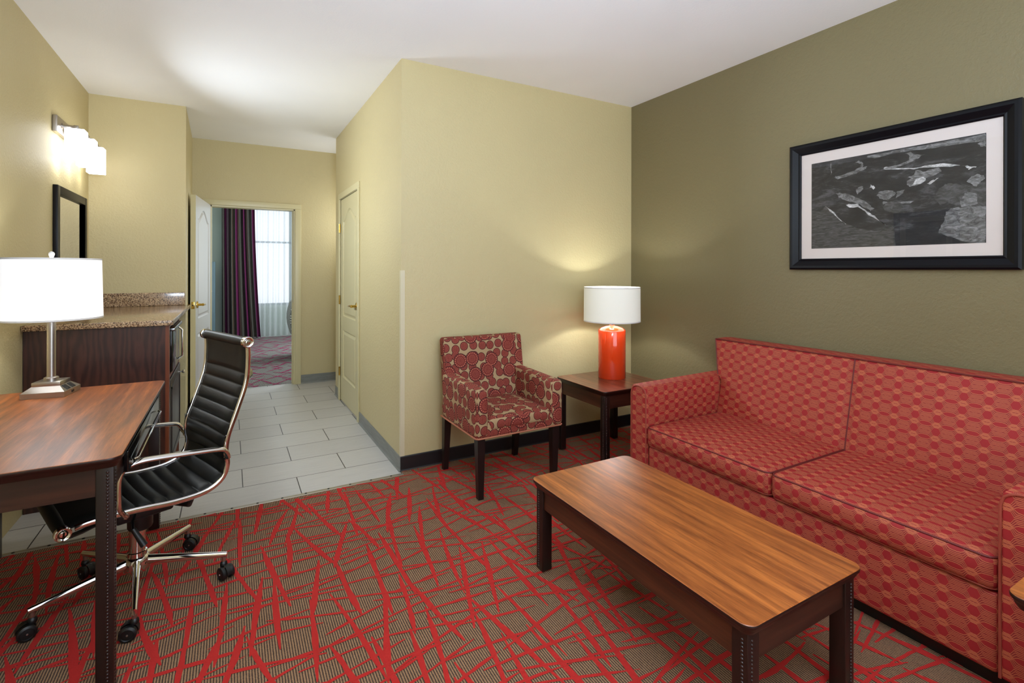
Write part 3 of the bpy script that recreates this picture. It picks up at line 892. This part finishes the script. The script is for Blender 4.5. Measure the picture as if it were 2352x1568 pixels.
for sd in (-1, 1):
    pts = [C2[i]+Vector((0, sd*(HW+.010), 0))-nrm(i)*.002 for i in range(4, NS-3, 5)]
    rl = MB(); rl.tube(pts, .0085, 12, flat=(.75, 1.25), up=(0, 1, 0)); rl.build('side_rail', m_chrome, oc)
    # arm
    ap = catmull([(-.252, 0, .540), (-.238, 0, .574), (-.205, 0, .592), (-.05, 0, .612), (.055, 0, .622), (.100, 0, .612), (.122, 0, .580), (.124, 0, .50), (.119, 0, .462), (.095, 0, .422)], 7)
    ap = [Vector((p.x, sd*(HW+.046), p.z)) for p in ap]
    # bend both ends to the rail
    ap[0].y = sd*(HW+.016); ap[1].y = sd*(HW+.026); ap[2].y = sd*(HW+.034); ap[-1].y = sd*(HW+.018); ap[-2].y = sd*(HW+.028); ap[-3].y = sd*(HW+.036)
    n = len(ap); rr = [.0095+.005*sin(pi*i/(n-1))**.5 for i in range(n)]
    ar = MB(); ar.tube(ap, rr, 14, flat=(1.25, .72), up=(0, 1, 0)); arm = ar.build('armrest', m_chrome, oc)
    for e in (ap[0], ap[-1]):
        bl = MB(); bl.lathe([(.001, -.011), (.008, -.009), (.011, -.003), (.011, .003), (.008, .009), (.001, .011)], e+Vector((0, sd*.0, 0)), 14, 0, 'Y'); 
        bl.build('end_bolt', m_chrome, arm)
# mechanism
me_ = MB()
me_.rbox((-.115, -.06, .318), (.085, .06, .372), .012, (2, 2, 1))
for x in (-.13, .13):
    me_.tube([(x, -HW, .415), (x*.98, -HW*.86, .372), (x*.85, -.08, .352), (x*.85, .08, .352), (x*.98, HW*.86, .372), (x, HW, .415)], .011, 10)
me_.tube([(.262, .20, .422), (.238, .17, .385), (.20, .12, .368), (.10, .05, .362)], .009, 8)
me_.tube([(.262, -.20, .422), (.238, -.17, .385), (.20, -.12, .368), (.10, -.05, .362)], .009, 8)
me_.lathe([(.040, .262), (.044, .27), (.044, .318), (.038, .324)], (-.01, 0, 0), 28)
me_.build('tilt_mechanism', m_black, oc)
lv = MB(); lv.tube([(.02, .05, .345), (.045, .12, .345), (.055, .165, .335)], .005, 8); lv.tube([(.055, .165, .335), (.025, .19, .268)], [.009, .013], 12); lv.build('tilt_lever', m_black, oc)
bb = MB(); bb.tube([(-.345, -HW, .862), (-.388, -HW*.7, .862), (-.392, 0, .862), (-.388, HW*.7, .862), (-.345, HW, .862)], .011, 12, flat=(.6, 1.8), up=(1, 0, 0)); bb.build('back_stretcher', m_chrome, oc)
# base
cl = MB(); cl.lathe([(.034, .13), (.034, .17), (.0285, .172), (.0285, .262)], (0, 0, 0), 32); cl.lathe([(.014, .06), (.014, .13)], (0, 0, 0), 20); cl.build('gas_column', m_chrome, oc)
hb = MB(); hb.lathe([(.036, .088), (.044, .098), (.046, .135), (.038, .150), (.034, .152)], (0, 0, 0), 32)
hub = hb.build('base_hub', m_chrome, oc)
def caster(parent, x, y, rot):
    c = MB(); Mx = Matrix.Translation((x, y, 0)) @ Matrix.Rotation(rot, 4, 'Z')
    c.lathe([(.0085, .060), (.0085, .094)], (0, 0, 0), 12, 1)
    c.lathe([(.013, .052), (.015, .058), (.013, .068), (.009, .072)], (0, 0, 0), 16, 0)
    for sd in (-1, 1):
        c.lathe([(.004, sd*.009), (.022, sd*.009), (.0275, sd*.011), (.0285, sd*.016), (.0275, sd*.024), (.020, sd*.0275), (.018, sd*.025), (.008, sd*.026), (.001, sd*.026)], (.016, 0, .0285), 26, 0, 'Y')
        c.lathe([(.0035, sd*.0262), (.003, sd*.028), (.001, sd*.0285)], (.016, 0, .0285), 10, 1, 'Y')
    rows = []
    for a in range(0, 11):
        an = radians(-5+a*20); rows.append([Vector((.016+.031*cos(an), yy, .0285+.031*sin(an))) for yy in (-.009, -.004, .004, .009)])
    c.grid(rows, 0, True)
    c.xform(Mx); return c.build('caster', [m_black, m_nickel], parent)
rel = [(-.621, 2.439), (-.300, 2.252), (-.029, 2.492), (-.172, 2.834), (-.544, 2.819)]
wa = [-156, -84, -12, 60, 132]
for a, cr in zip(wa, (200, 175, -60, -20, -50)):
    la = radians(a)-PH; d = Vector((cos(la), sin(la), 0)); R = .318
    sp = MB(); n = 10; pts = []; rr = []
    for i in range(n+1):
        t = i/n; pts.append(d*(.030+(R-.018)*t*1.0)+Vector((0, 0, .128-.030*t))); rr.append(.0185-.0075*t)
    sp.tube(pts, rr, 14, flat=(.85, 1.1), up=(-d.y, d.x, 0)); s = sp.build('base_spoke', m_chrome, hub)
    caster(s, d.x*R, d.y*R, radians(cr)-PH)

# ------------------------------------------------------------------ counter cabinet
KX0, KX1, KY0, KY1 = XL+.003, -.322, 3.682, YN-.003
cab = empty('wet_bar_cabinet', ((KX0+KX1)/2, (KY0+KY1)/2, 0), 0, 'tall dark oak wet bar cabinet under the granite counter, behind the desk', 'cabinet')
kx, ky = (KX0+KX1)/2, (KY0+KY1)/2
def K(x, y, z): return (x-kx, y-ky, z)
ZT = .998; YM = 4.42
sp_ = MB().box(K(KX0, KY0, 0), K(KX1-.02, KY0+.018, ZT)).build('side_panel', m_cab, cab)
MB().box(K(KX1-.02, KY0, 0), K(KX1, KY0+.04, ZT)).build('stile', m_cab_lit, cab)
MB().box(K(KX0, YM, 0), K(KX1-.005, YM+.02, ZT)).build('divider', m_cab_lit, cab)
MB().box(K(KX0, KY1-.01, 0), K(KX1-.06, KY1, ZT)).build('divider', m_cab_lit, cab)
sh = MB().box(K(KX0, KY0+.018, .66), K(KX1-.005, YM, .68)).box(K(KX0, KY0+.018, .08), K(KX1-.01, YM, .10)).box(K(KX0, KY0+.018, ZT-.02), K(KX1-.005, YM, ZT)).box(K(KX0+.0, KY0+.018, .08), K(KX0+.01, KY1-.02, ZT)); sh.build('shelf', m_cab_lit, cab)
MB().box(K(KX0, KY0+.018, 0), K(KX1-.05, YM, .08)).build('toe_kick', m_black, cab)
dr = MB(); dr.rbox(K(KX1-.018, KY0+.045, .105), K(KX1+.003, YM-.005, .655), .003, rr=2)
fr = K(KX1+.003, 0, 0)[0]
for (ya, za, yb, zb) in ((KY0+.1, .16, YM-.06, .172), (KY0+.1, .588, YM-.06, .60), (KY0+.1, .16, KY0+.112, .60), (YM-.072, .16, YM-.06, .60)):
    dr.box(K(KX1+.003, ya, za), K(KX1+.008, yb, zb))
door = dr.build('door', m_dark, cab)
kb = MB(); kb.lathe([(.004, 0), (.004, .016), (.011, .020), (.013, .028), (.009, .034), (.001, .036)], K(KX1+.003, YM-.09, .60), 16, 0, 'X'); kb.build('knob', m_chrome, door)
# microwave in the open bay
mw = empty('microwave', ((KX0+KX1)/2+.02, 4.06, .68), 0, 'black microwave with shiny front in the open bay of the wet bar cabinet', 'microwave')
MB().rbox((-.25, -.26, .004), (.29, .26, .285), .01, rr=2).build('body', m_black, mw)
mwd = MB().rbox((.291, -.255, .012), (.318, .14, .28), .008, rr=2).build('door', m_blackgloss, mw)
MB().tube([(.318, .10, .04), (.345, .10, .06), (.345, .10, .24), (.318, .10, .265)], .007, 10).build('handle', m_chrome, mwd)
MB().rbox((.291, .15, .012), (.316, .255, .28), .004, rr=2).build('control_panel', m_blackgloss, mw)
MB().rbox((.290, -.258, .268), (.332, .258, .29), .006, rr=2).build('top_trim', m_steel, mw)
# refrigerator
fg = empty('mini_fridge', (-.66, 4.775, 0), 0, 'black mini fridge with a chrome handle in the far bay of the wet bar cabinet', 'refrigerator')
MB().rbox((-.28, -.325, .02), (.22, .34, .94), .006, rr=2).build('body', m_black, fg)
fd = MB().rbox((.225, -.325, .05), (.275, .34, .94), .012, rr=3).build('door', m_black, fg)
hd = MB().rbox((.276, -.31, .885), (.305, -.10, .93), .008, rr=2); hd.build('handle', m_steel, fd)
# granite
ct = MB().rbox((XL+.002, 3.648, 1.0), (-.300, YN-.002, 1.032), .005, (1, 1, 1), rr=3)
tag(ct.build('countertop', m_granite), 'speckled brown granite countertop on the wet bar cabinet', 'countertop')
sb = MB().rbox((XL+.003, YN-.024, 1.0325), (-.336, YN-.002, 1.142), .003, rr=2)
tag(sb.build('backsplash', m_granite), 'low granite backsplash strip against the niche wall behind the countertop', 'backsplash')

# mirror on the left wall
mr = empty('wall_mirror', (XL, 4.588, 1.5), 0, 'tall wall mirror in a flat black frame above the granite counter', 'mirror')
my, mz0, mz1 = .378, -.32, .38
f = MB(); fw = .055
for a, b in (((-my, mz0), (-my+fw, mz1)), ((my-fw, mz0), (my, mz1)), ((-my+fw, mz1-fw), (my-fw, mz1)), ((-my+fw, mz0), (my-fw, mz0+fw))):
    f.rbox((.001, a[0], a[1]), (.026, b[0], b[1]), .002, rr=1)
f.build('frame', simple('mirror_frame', (14, 10, 10), .4, 0, **{'Specular IOR Level': .2}), mr)
MB().box((.002, -my+fw-.005, mz0+fw-.005), (.008, my-fw+.005, mz1-fw+.005)).build('glass', m_mirror, mr)

# vanity sconce with three shades
sc = empty('vanity_sconce', (XL, 4.58, 2.27), 0, 'three-light wall sconce with frosted white cube shades above the black mirror', 'wall lamp')
MB().rbox((.001, -.385, -.052), (.026, .385, .052), .003, rr=2).build('backplate', m_nickel, sc)
for y in (-.28, 0, .28):
    ar = MB(); ar.tube([(.026, y, .004), (.10, y, .004)], .012, 12); ar.lathe([(.02, .026), (.02, .032)], (0, y, .004), 18, 0, 'X')
    ar.lathe([(.03, -.02), (.03, .0), (.012, .004), (.012, .016)], (.098, y, 0), 20); ar.rbox((.086, y-.014, -.012), (.112, y+.014, .018), .003, rr=1)
    a = ar.build('arm', m_nickel, sc)
    s = MB(); w = .05; t = .006; cx = .098
    zt, zb = -.012, -.205
    for u in ((cx-w, y-w, cx-w+t, y+w), (cx+w-t, y-w, cx+w, y+w), (cx-w+t, y-w, cx+w-t, y-w+t), (cx-w+t, y+w-t, cx+w-t, y+w)): s.box((u[0], u[1], zb), (u[2], u[3], zt))
    s.build('shade', m_sconce, a)

# large picture over the sofa
def picture(name, label, X, yl, yr, z0, z1, fwid, face, mat_in, art_fn, m_matx=m_mat):
    """face = -1: hangs on the right wall facing -X"""
    cy, cz = (yl+yr)/2, (z0+z1)/2
    root = empty(name, (X, cy, cz), 0, label, 'picture')
    hy, hz = abs(yl-yr)/2, (z1-z0)/2
    f = MB()
    prof = [(0, .002), (0, .026), (.010, .034), (.022, .034), (.034, .027), (fwid-.014, .018), (fwid-.006, .020), (fwid, .014), (fwid, .004)]
    rows = []
    for ins, dep in prof:
        a, b = hy-ins, hz-ins; rows.append([(face*dep, sy*a, sz*b) for sy, sz in ((-1, -1), (1, -1), (1, 1), (-1, 1))])
    f.grid(rows, 0, False, False, True); fo = f.build('frame', m_frame, root)
    a, b = hy-fwid+.004, hz-fwid+.004
    MB().box((min(face*.003, face*.008), -a, -b), (max(face*.003, face*.008), a, b)).build('mat_board', m_matx, root)
    art_fn(root, a-.004-mat_in, b-.004-mat_in, face)
    g = NT('picture_glass'); 
    tr = g.node('ShaderNodeBsdfTransparent'); gl = g.node('ShaderNodeBsdfGlossy'); gl.inputs['Roughness'].default_value = .01
    fz = g.node('ShaderNodeFresnel'); fz.inputs[0].default_value = 1.5
    mx = g.node('ShaderNodeMixShader'); g.l.new(fz.outputs[0], mx.inputs[0]); g.l.new(tr.outputs[0], mx.inputs[1]); g.l.new(gl.outputs[0], mx.inputs[2]); g.l.new(mx.outputs[0], g.out.inputs[0])
    gm = MB(); x = face*.0125; k = gm.add([(x, -a, -b), (x, a, -b), (x, a, b), (x, -a, b)]); gm.face((k, k+1, k+2, k+3)); gm.build('glass', g.m, root)
    return root
def art_ground():
    t = NT('print_ground'); c = t.coord()
    v = t.mapping(c, (1, 1, 2.6), rot=(.35, 0, 0)); n = t.noise(v, 5, 8, .62, 1.2)
    n2 = t.noise(t.mapping(c, (1, 1.2, 5), rot=(.25, 0, 0)), 34, 8, .75, .6)
    f = t.M('ADD', t.M('MULTIPLY', n, .6), t.M('MULTIPLY', n2, .4))
    t.col(t.ramp(f, [(.42, lin((20, 20, 22))), (.52, lin((36, 36, 38))), (.62, lin((78, 78, 81)))])); t.set(Roughness=.7); return t.m
def rock_mat(name, lo, hi, sc=30, st=(1, 1, 2), an=.5):
    t = NT(name); c = t.coord(); v = t.mapping(c, st, rot=(an, 0, 0)); n = t.noise(v, sc, 8, .7, 1.0)
    t.col(t.ramp(n, [(.34, lin((lo,)*3)), (.5, lin(((lo+hi)/2,)*3)), (.68, lin((hi, hi, hi+2)))])); t.set(Roughness=.7); return t.m
ROCK = [rock_mat('print_rock_bright', 50, 150, 26), rock_mat('print_rock_mid', 36, 92, 22), rock_mat('print_highlight', 120, 235, 40), rock_mat('print_pale', 60, 150, 34), rock_mat('print_grass', 22, 96, 60, (1, .35, 3.2), -.45)]
POLY = {
'slopeBL': (4, [(0.105,0.492),(0.164,0.407),(0.226,0.278),(0.308,0.213),(0.381,0.179),(0.462,0.161),(0.535,0.205),(0.547,-0.004),(0.307,0.002),(0.0,0.0),(0.0,0.451),(0.069,0.431)]),
'bigR': (1, [(0.756,0.441),(0.76,0.488),(0.776,0.533),(0.802,0.567),(0.826,0.585),(0.862,0.569),(0.921,0.531),(1.0,0.557),(1.0,0.335),(0.882,0.356),(0.822,0.398),(0.78,0.382)]),
'rockBR': (0, [(0.776,0.112),(0.789,0.183),(0.806,0.234),(0.809,0.305),(0.834,0.341),(0.873,0.343),(0.902,0.344),(0.944,0.341),(0.978,0.339),(1.0,0.331),(1.0,0.0),(0.936,0.002),(0.881,0.031),(0.821,0.077)]),
'capR': (3, [(0.882,0.386),(0.89,0.423),(0.902,0.467),(0.917,0.474),(0.94,0.467),(0.959,0.447),(0.96,0.364),(0.925,0.344),(0.886,0.348)]),
'rockR2': (3, [(0.913,0.579),(0.932,0.62),(0.959,0.632),(0.986,0.614),(0.996,0.589),(0.978,0.563),(0.955,0.524),(0.936,0.543)]),
'ridge': (2, [(0.478,0.805),(0.48,0.825),(0.503,0.829),(0.559,0.799),(0.651,0.781),(0.739,0.778),(0.802,0.776),(0.882,0.74),(0.822,0.742),(0.739,0.758),(0.651,0.766),(0.559,0.783),(0.512,0.793)]),
'spark': (2, [(0.89,0.73),(0.925,0.719),(0.959,0.699),(0.936,0.695),(0.919,0.685),(0.925,0.699)]),
'leafC': (3, [(0.606,0.687),(0.647,0.709),(0.656,0.756),(0.696,0.728),(0.739,0.734),(0.781,0.746),(0.789,0.705),(0.765,0.679),(0.717,0.659),(0.712,0.636),(0.674,0.604),(0.629,0.587),(0.613,0.61),(0.613,0.659),(0.647,0.677)]),
'leafD': (2, [(0.63,0.60),(0.66,0.665),(0.70,0.675),(0.712,0.636),(0.68,0.61)]),
'leafC2': (2, [(0.717,0.602),(0.747,0.628),(0.779,0.648),(0.756,0.618),(0.73,0.591)]),
'paleL': (3, [(0.166,0.797),(0.17,0.815),(0.203,0.815),(0.276,0.833),(0.33,0.872),(0.34,0.906),(0.303,0.933),(0.325,0.949),(0.355,0.909),(0.35,0.866),(0.382,0.866),(0.361,0.837),(0.308,0.815),(0.243,0.787),(0.187,0.781)]),
'limb': (3, [(0.48,0.813),(0.512,0.821),(0.573,0.837),(0.62,0.866),(0.624,0.906),(0.597,0.939),(0.633,0.945),(0.651,0.906),(0.705,0.898),(0.674,0.866),(0.629,0.839),(0.573,0.821),(0.522,0.801)]),
'streakT': (0, [(0.372,0.967),(0.393,0.986),(0.512,0.982),(0.588,0.988),(0.66,0.98),(0.781,0.984),(1.0,0.988),(1.0,0.927),(0.902,0.933),(0.781,0.943),(0.696,0.941),(0.629,0.953),(0.512,0.957),(0.423,0.943)]),
'rockL': (0, [(0.175,0.618),(0.21,0.616),(0.253,0.602),(0.308,0.555),(0.361,0.5),(0.402,0.439),(0.422,0.402),(0.402,0.388),(0.361,0.419),(0.318,0.48),(0.265,0.51),(0.22,0.545),(0.192,0.569)]),
'silver': (2, [(0.243,0.476),(0.275,0.484),(0.313,0.478),(0.335,0.443),(0.381,0.382),(0.422,0.323),(0.482,0.236),(0.492,0.222),(0.427,0.295),(0.371,0.366),(0.34,0.419),(0.318,0.441),(0.286,0.437),(0.265,0.445)]),
'dot': (2, [(0.387,0.636),(0.403,0.65),(0.398,0.669),(0.418,0.646),(0.427,0.618),(0.419,0.606),(0.408,0.628)]),
'rM1': (3, [(0.308,0.636),(0.33,0.657),(0.35,0.661),(0.35,0.618),(0.318,0.579)]),
'rM2': (0, [(0.437,0.537),(0.448,0.571),(0.487,0.589),(0.531,0.569),(0.55,0.541),(0.52,0.496),(0.492,0.48),(0.453,0.508)]),
'rM3': (3, [(0.55,0.531),(0.559,0.563),(0.596,0.573),(0.592,0.539),(0.564,0.504),(0.552,0.49)]),
'band': (3, [(0.474,0.467),(0.512,0.455),(0.651,0.441),(0.628,0.429),(0.512,0.437),(0.477,0.445)]),
'ring': (1, [(0.472,0.409),(0.492,0.449),(0.536,0.459),(0.578,0.433),(0.59,0.39),(0.573,0.343),(0.54,0.339),(0.496,0.362)]),
'vine': (2, [(0.096,0.492),(0.141,0.439),(0.208,0.317),(0.248,0.258),(0.237,0.264),(0.198,0.319),(0.134,0.425)]),
'reedL': (3, [(0.136,0.927),(0.141,0.99),(0.145,0.915),(0.147,0.858),(0.138,0.833),(0.141,0.878)]),
'ovalTR': (0, [(0.959,0.909),(0.978,0.927),(1.0,0.925),(1.0,0.876),(0.978,0.884)]),
}
def art_big(root, hy, hz, face):
    m = MB(); x = face*.0088
    k = m.add([(x, -hy, -hz), (x, hy, -hz), (x, hy, hz), (x, -hy, hz)]); m.face((k, k+1, k+2, k+3), None, 0)
    rnd = random.Random(4)
    for i, (nm, (mi, pts)) in enumerate(POLY.items()):
        xx = face*(.0090+i*.00008)
        # jitter the outline a little so the shapes look torn like rock
        d = []
        for a in range(len(pts)):
            p, q = pts[a], pts[(a+1) % len(pts)]
            for t in (0, .33, .66):
                jx = rnd.uniform(-.004, .004); jz = rnd.uniform(-.006, .006)
                d.append((min(1, max(0, p[0]+(q[0]-p[0])*t+jx)), min(1, max(0, p[1]+(q[1]-p[1])*t+jz))))
        k = m.add([(xx, hy-2*hy*s, -hz+2*hz*t) for s, t in d]); m.face([k+j for j in range(len(d))], None, mi+1)
    m.build('print', [art_ground()]+ROCK, root)
picture('framed_picture', 'wide black framed black and white rock photograph hanging on the olive wall above the sofa', XR, 1.834, .802, 1.345, 2.092, .064, -1, .059, art_big)
def art_small(root, hy, hz, face):
    t = NT('speckled_print'); c = t.coord(); t.col(t.ramp(t.noise(c, 120, 3, .7), [(.4, lin((26, 27, 32))), (.7, lin((96, 96, 104)))]))
    m = MB(); x = face*.0088; k = m.add([(x, -hy, -hz), (x, hy, -hz), (x, hy, hz), (x, -hy, hz)]); m.face((k, k+1, k+2, k+3)); m.build('print', t.m, root)
picture('framed_picture', 'upright black framed print above the desk, seen only mirrored in the big picture glass', XL, 2.37, 2.99, 1.22, 2.02, .06, 1, .058, art_small)

# ------------------------------------------------------------------ lamps
# desk lamp
dl = empty('table_lamp', (-.722, 3.075, .7585), 0, 'brushed nickel desk lamp with lit white drum shade and outlets in its base', 'lamp')
b = MB(); 
def frus(b, w0, w1, z0, z1, mi=0):
    b.grid([[(sx*w0, sy*w0, z0) for sx, sy in ((-1, -1), (1, -1), (1, 1), (-1, 1))], [(sx*w1, sy*w1, z1) for sx, sy in ((-1, -1), (1, -1), (1, 1), (-1, 1))]], mi, False, False, True)
frus(b, .080, .080, 0, .024); frus(b, .080, .052, .024, .048)
k = b.add([(-.08, -.08, 0), (.08, -.08, 0), (.08, .08, 0), (-.08, .08, 0)]); b.face((k, k+1, k+2, k+3))
b.rbox((-.052, -.052, .046), (.052, .052, .066), .002, rr=1)
b.xform(Matrix.Rotation(radians(-9), 4, 'Z')); base = b.build('base', m_nickel, dl)
o = MB()
for y in (-.028, .022):
    st_ = len(o.v); o.rbox((-.015, y-.016, -.002), (.015, y+.016, .002), .002, rr=1)
    o.xform(Matrix.Translation((.066, 0, .037)) @ Matrix.Rotation(radians(40), 4, 'Y'), st_)
o.rbox((.0795, -.012, .006), (.0815, .012, .018), .001, rr=1)
o.xform(Matrix.Rotation(radians(-9), 4, 'Z')); o.build('outlet', m_black, base)
p = MB(); p.lathe([(.026, .066), (.027, .070), (.027, .080), (.022, .083), (.0165, .084), (.0165, .335), (.026, .337), (.026, .350), (.012, .352), (.012, .42), (.016, .422), (.016, .47), (.004, .472), (.004, .640)], (0, 0, 0), 28); p.build('pole', m_nickel, dl)
fi = MB(); fi.lathe([(.004, .63), (.007, .636), (.010, .645), (.012, .652), (.009, .66), (.002, .664)], (0, 0, 0), 16); fi.build('finial', simple('crystal', (230, 230, 230), .08, .3), dl)
def shade(root, r0, r1, z0, z1, m, hem=True):
    s = MB(); n = 56; t = .0015
    s.lathe([(r0, z0), (r1, z1), (r1-t, z1), (r0-t, z0), (r0, z0)], (0, 0, 0), n, 0, cap=False)
    so = s.build('lamp_shade', m, root)
    if hem:
        for (ra, za, zb) in ((r0, z0, z0+.008), (r1, z1-.008, z1)):
            h = MB(); h.lathe([(ra+.0006, za), (ra+.0012, (za+zb)/2), (ra+.0006, zb)], (0, 0, 0), n, 0, cap=False)
            h.build('hem', m_shade_hem, so)
    sp = MB()
    for a in (0, 2*pi/3, 4*pi/3): sp.tube([(0, 0, z1-.015), ((r1-.002)*cos(a), (r1-.002)*sin(a), z1-.006)], .0018, 6)
    sp.build('spider', m_nickel, so)
    return so
shade(dl, .188, .182, .350, .632, m_shade_desk)
# orange lamp
ol = empty('table_lamp', (2.466, 2.866, .5455), 0, 'glossy orange ceramic cylinder lamp with cream drum shade on the corner side table', 'lamp')
b = MB(); b.lathe([(.098, 0), (.101, .004), (.101, .345), (.098, .352), (.080, .366), (.045, .378), (.020, .382), (.018, .388), (.001, .388)], (0, 0, 0), 56); b.build('base', m_orange, ol)
n_ = MB(); n_.lathe([(.010, .386), (.010, .47), (.016, .472), (.016, .52), (.004, .522), (.004, .672)], (0, 0, 0), 20); n_.build('neck', m_steel, ol)
shade(ol, .207, .205, .415, .668, m_shade_side)

# ------------------------------------------------------------------ lights
def light(name, typ, loc, energy, color=(1, 1, 1), size=None, rot=None, size_y=None, radius=None, spread=None):
    d = bpy.data.lights.new(name, typ); d.energy = energy; d.color = color
    if typ == 'AREA':
        d.shape = 'RECTANGLE'; d.size = size; d.size_y = size_y or size
        if spread: d.spread = spread
    if radius is not None: d.shadow_soft_size = radius
    o = bpy.data.objects.new(name, d); COL.objects.link(o); o.location = loc
    if rot: o.rotation_euler = rot
    return o
light('window_daylight', 'AREA', ((WX0+WX1)/2, YF-.02, 1.4), 34, (.86, .97, 1.1), WX1-WX0-.1, (radians(90), 0, 0), 1.7)
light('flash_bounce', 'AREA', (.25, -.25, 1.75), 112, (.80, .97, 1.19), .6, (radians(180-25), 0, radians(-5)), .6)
light('sconce_fill', 'AREA', (XL+.15, 4.42, 2.0), 19, (.88, .98, 1.08), .2, (0, radians(-82), radians(-14)), .5, spread=radians(130))  # added fill beside the sconce, in mid-air, brightens the closet wall
light('hall_side_fill', 'AREA', (1.45, 5.97, 1.9), 7, (.92, .97, 1), .5, (0, radians(90), 0), .8)  # added unseen fill in the hall's side recess, no ceiling fixture there
light('bedroom_fill', 'AREA', (2.5, 8.9, 1.6), 95, (.90, .97, 1.04), 1.6, (0, radians(90), 0), 1.8)  # added unseen fill off the doorway axis, no window in that wall
light('lamp_bulb', 'POINT', (2.466, 2.866, .5455+.52), 15, (.95, .98, 1), radius=.03)
light('lamp_bulb', 'POINT', (-.722, 3.075, .7585+.50), 7, (.95, .98, 1), radius=.03)

w = bpy.data.worlds.new('sky'); scn.world = w; w.use_nodes = True
bg = w.node_tree.nodes['Background']; bg.inputs[0].default_value = (.86, .93, 1, 1); bg.inputs[1].default_value = 1.45

# ------------------------------------------------------------------ camera
F, YAW, CYP, ROLL, CH = 1149.0927, .5133, 618.5885, .0018, 1.3423
cd = bpy.data.cameras.new('camera'); cam = bpy.data.objects.new('camera', cd); COL.objects.link(cam)
cd.sensor_width = 36; cd.lens = F*36/2352; cd.shift_y = -(784-CYP)/2352; cd.clip_start = .05
cam.location = (0, 0, CH)
cam.rotation_euler = (Matrix.Rotation(-YAW, 4, 'Z') @ Matrix.Rotation(pi/2, 4, 'X') @ Matrix.Rotation(ROLL, 4, 'Z')).to_euler()
scn.camera = cam
vs = scn.view_settings; vs.view_transform = 'Standard'; vs.look = 'None'; vs.gamma = 1; vs.use_curve_mapping = False; vs.exposure = 0
scn.cycles.max_bounces = 8; scn.cycles.diffuse_bounces = 5; scn.cycles.glossy_bounces = 4; scn.cycles.transparent_max_bounces = 12
scn.cycles.caustics_reflective = False; scn.cycles.caustics_refractive = False
scn.cycles.sample_clamp_indirect = 4
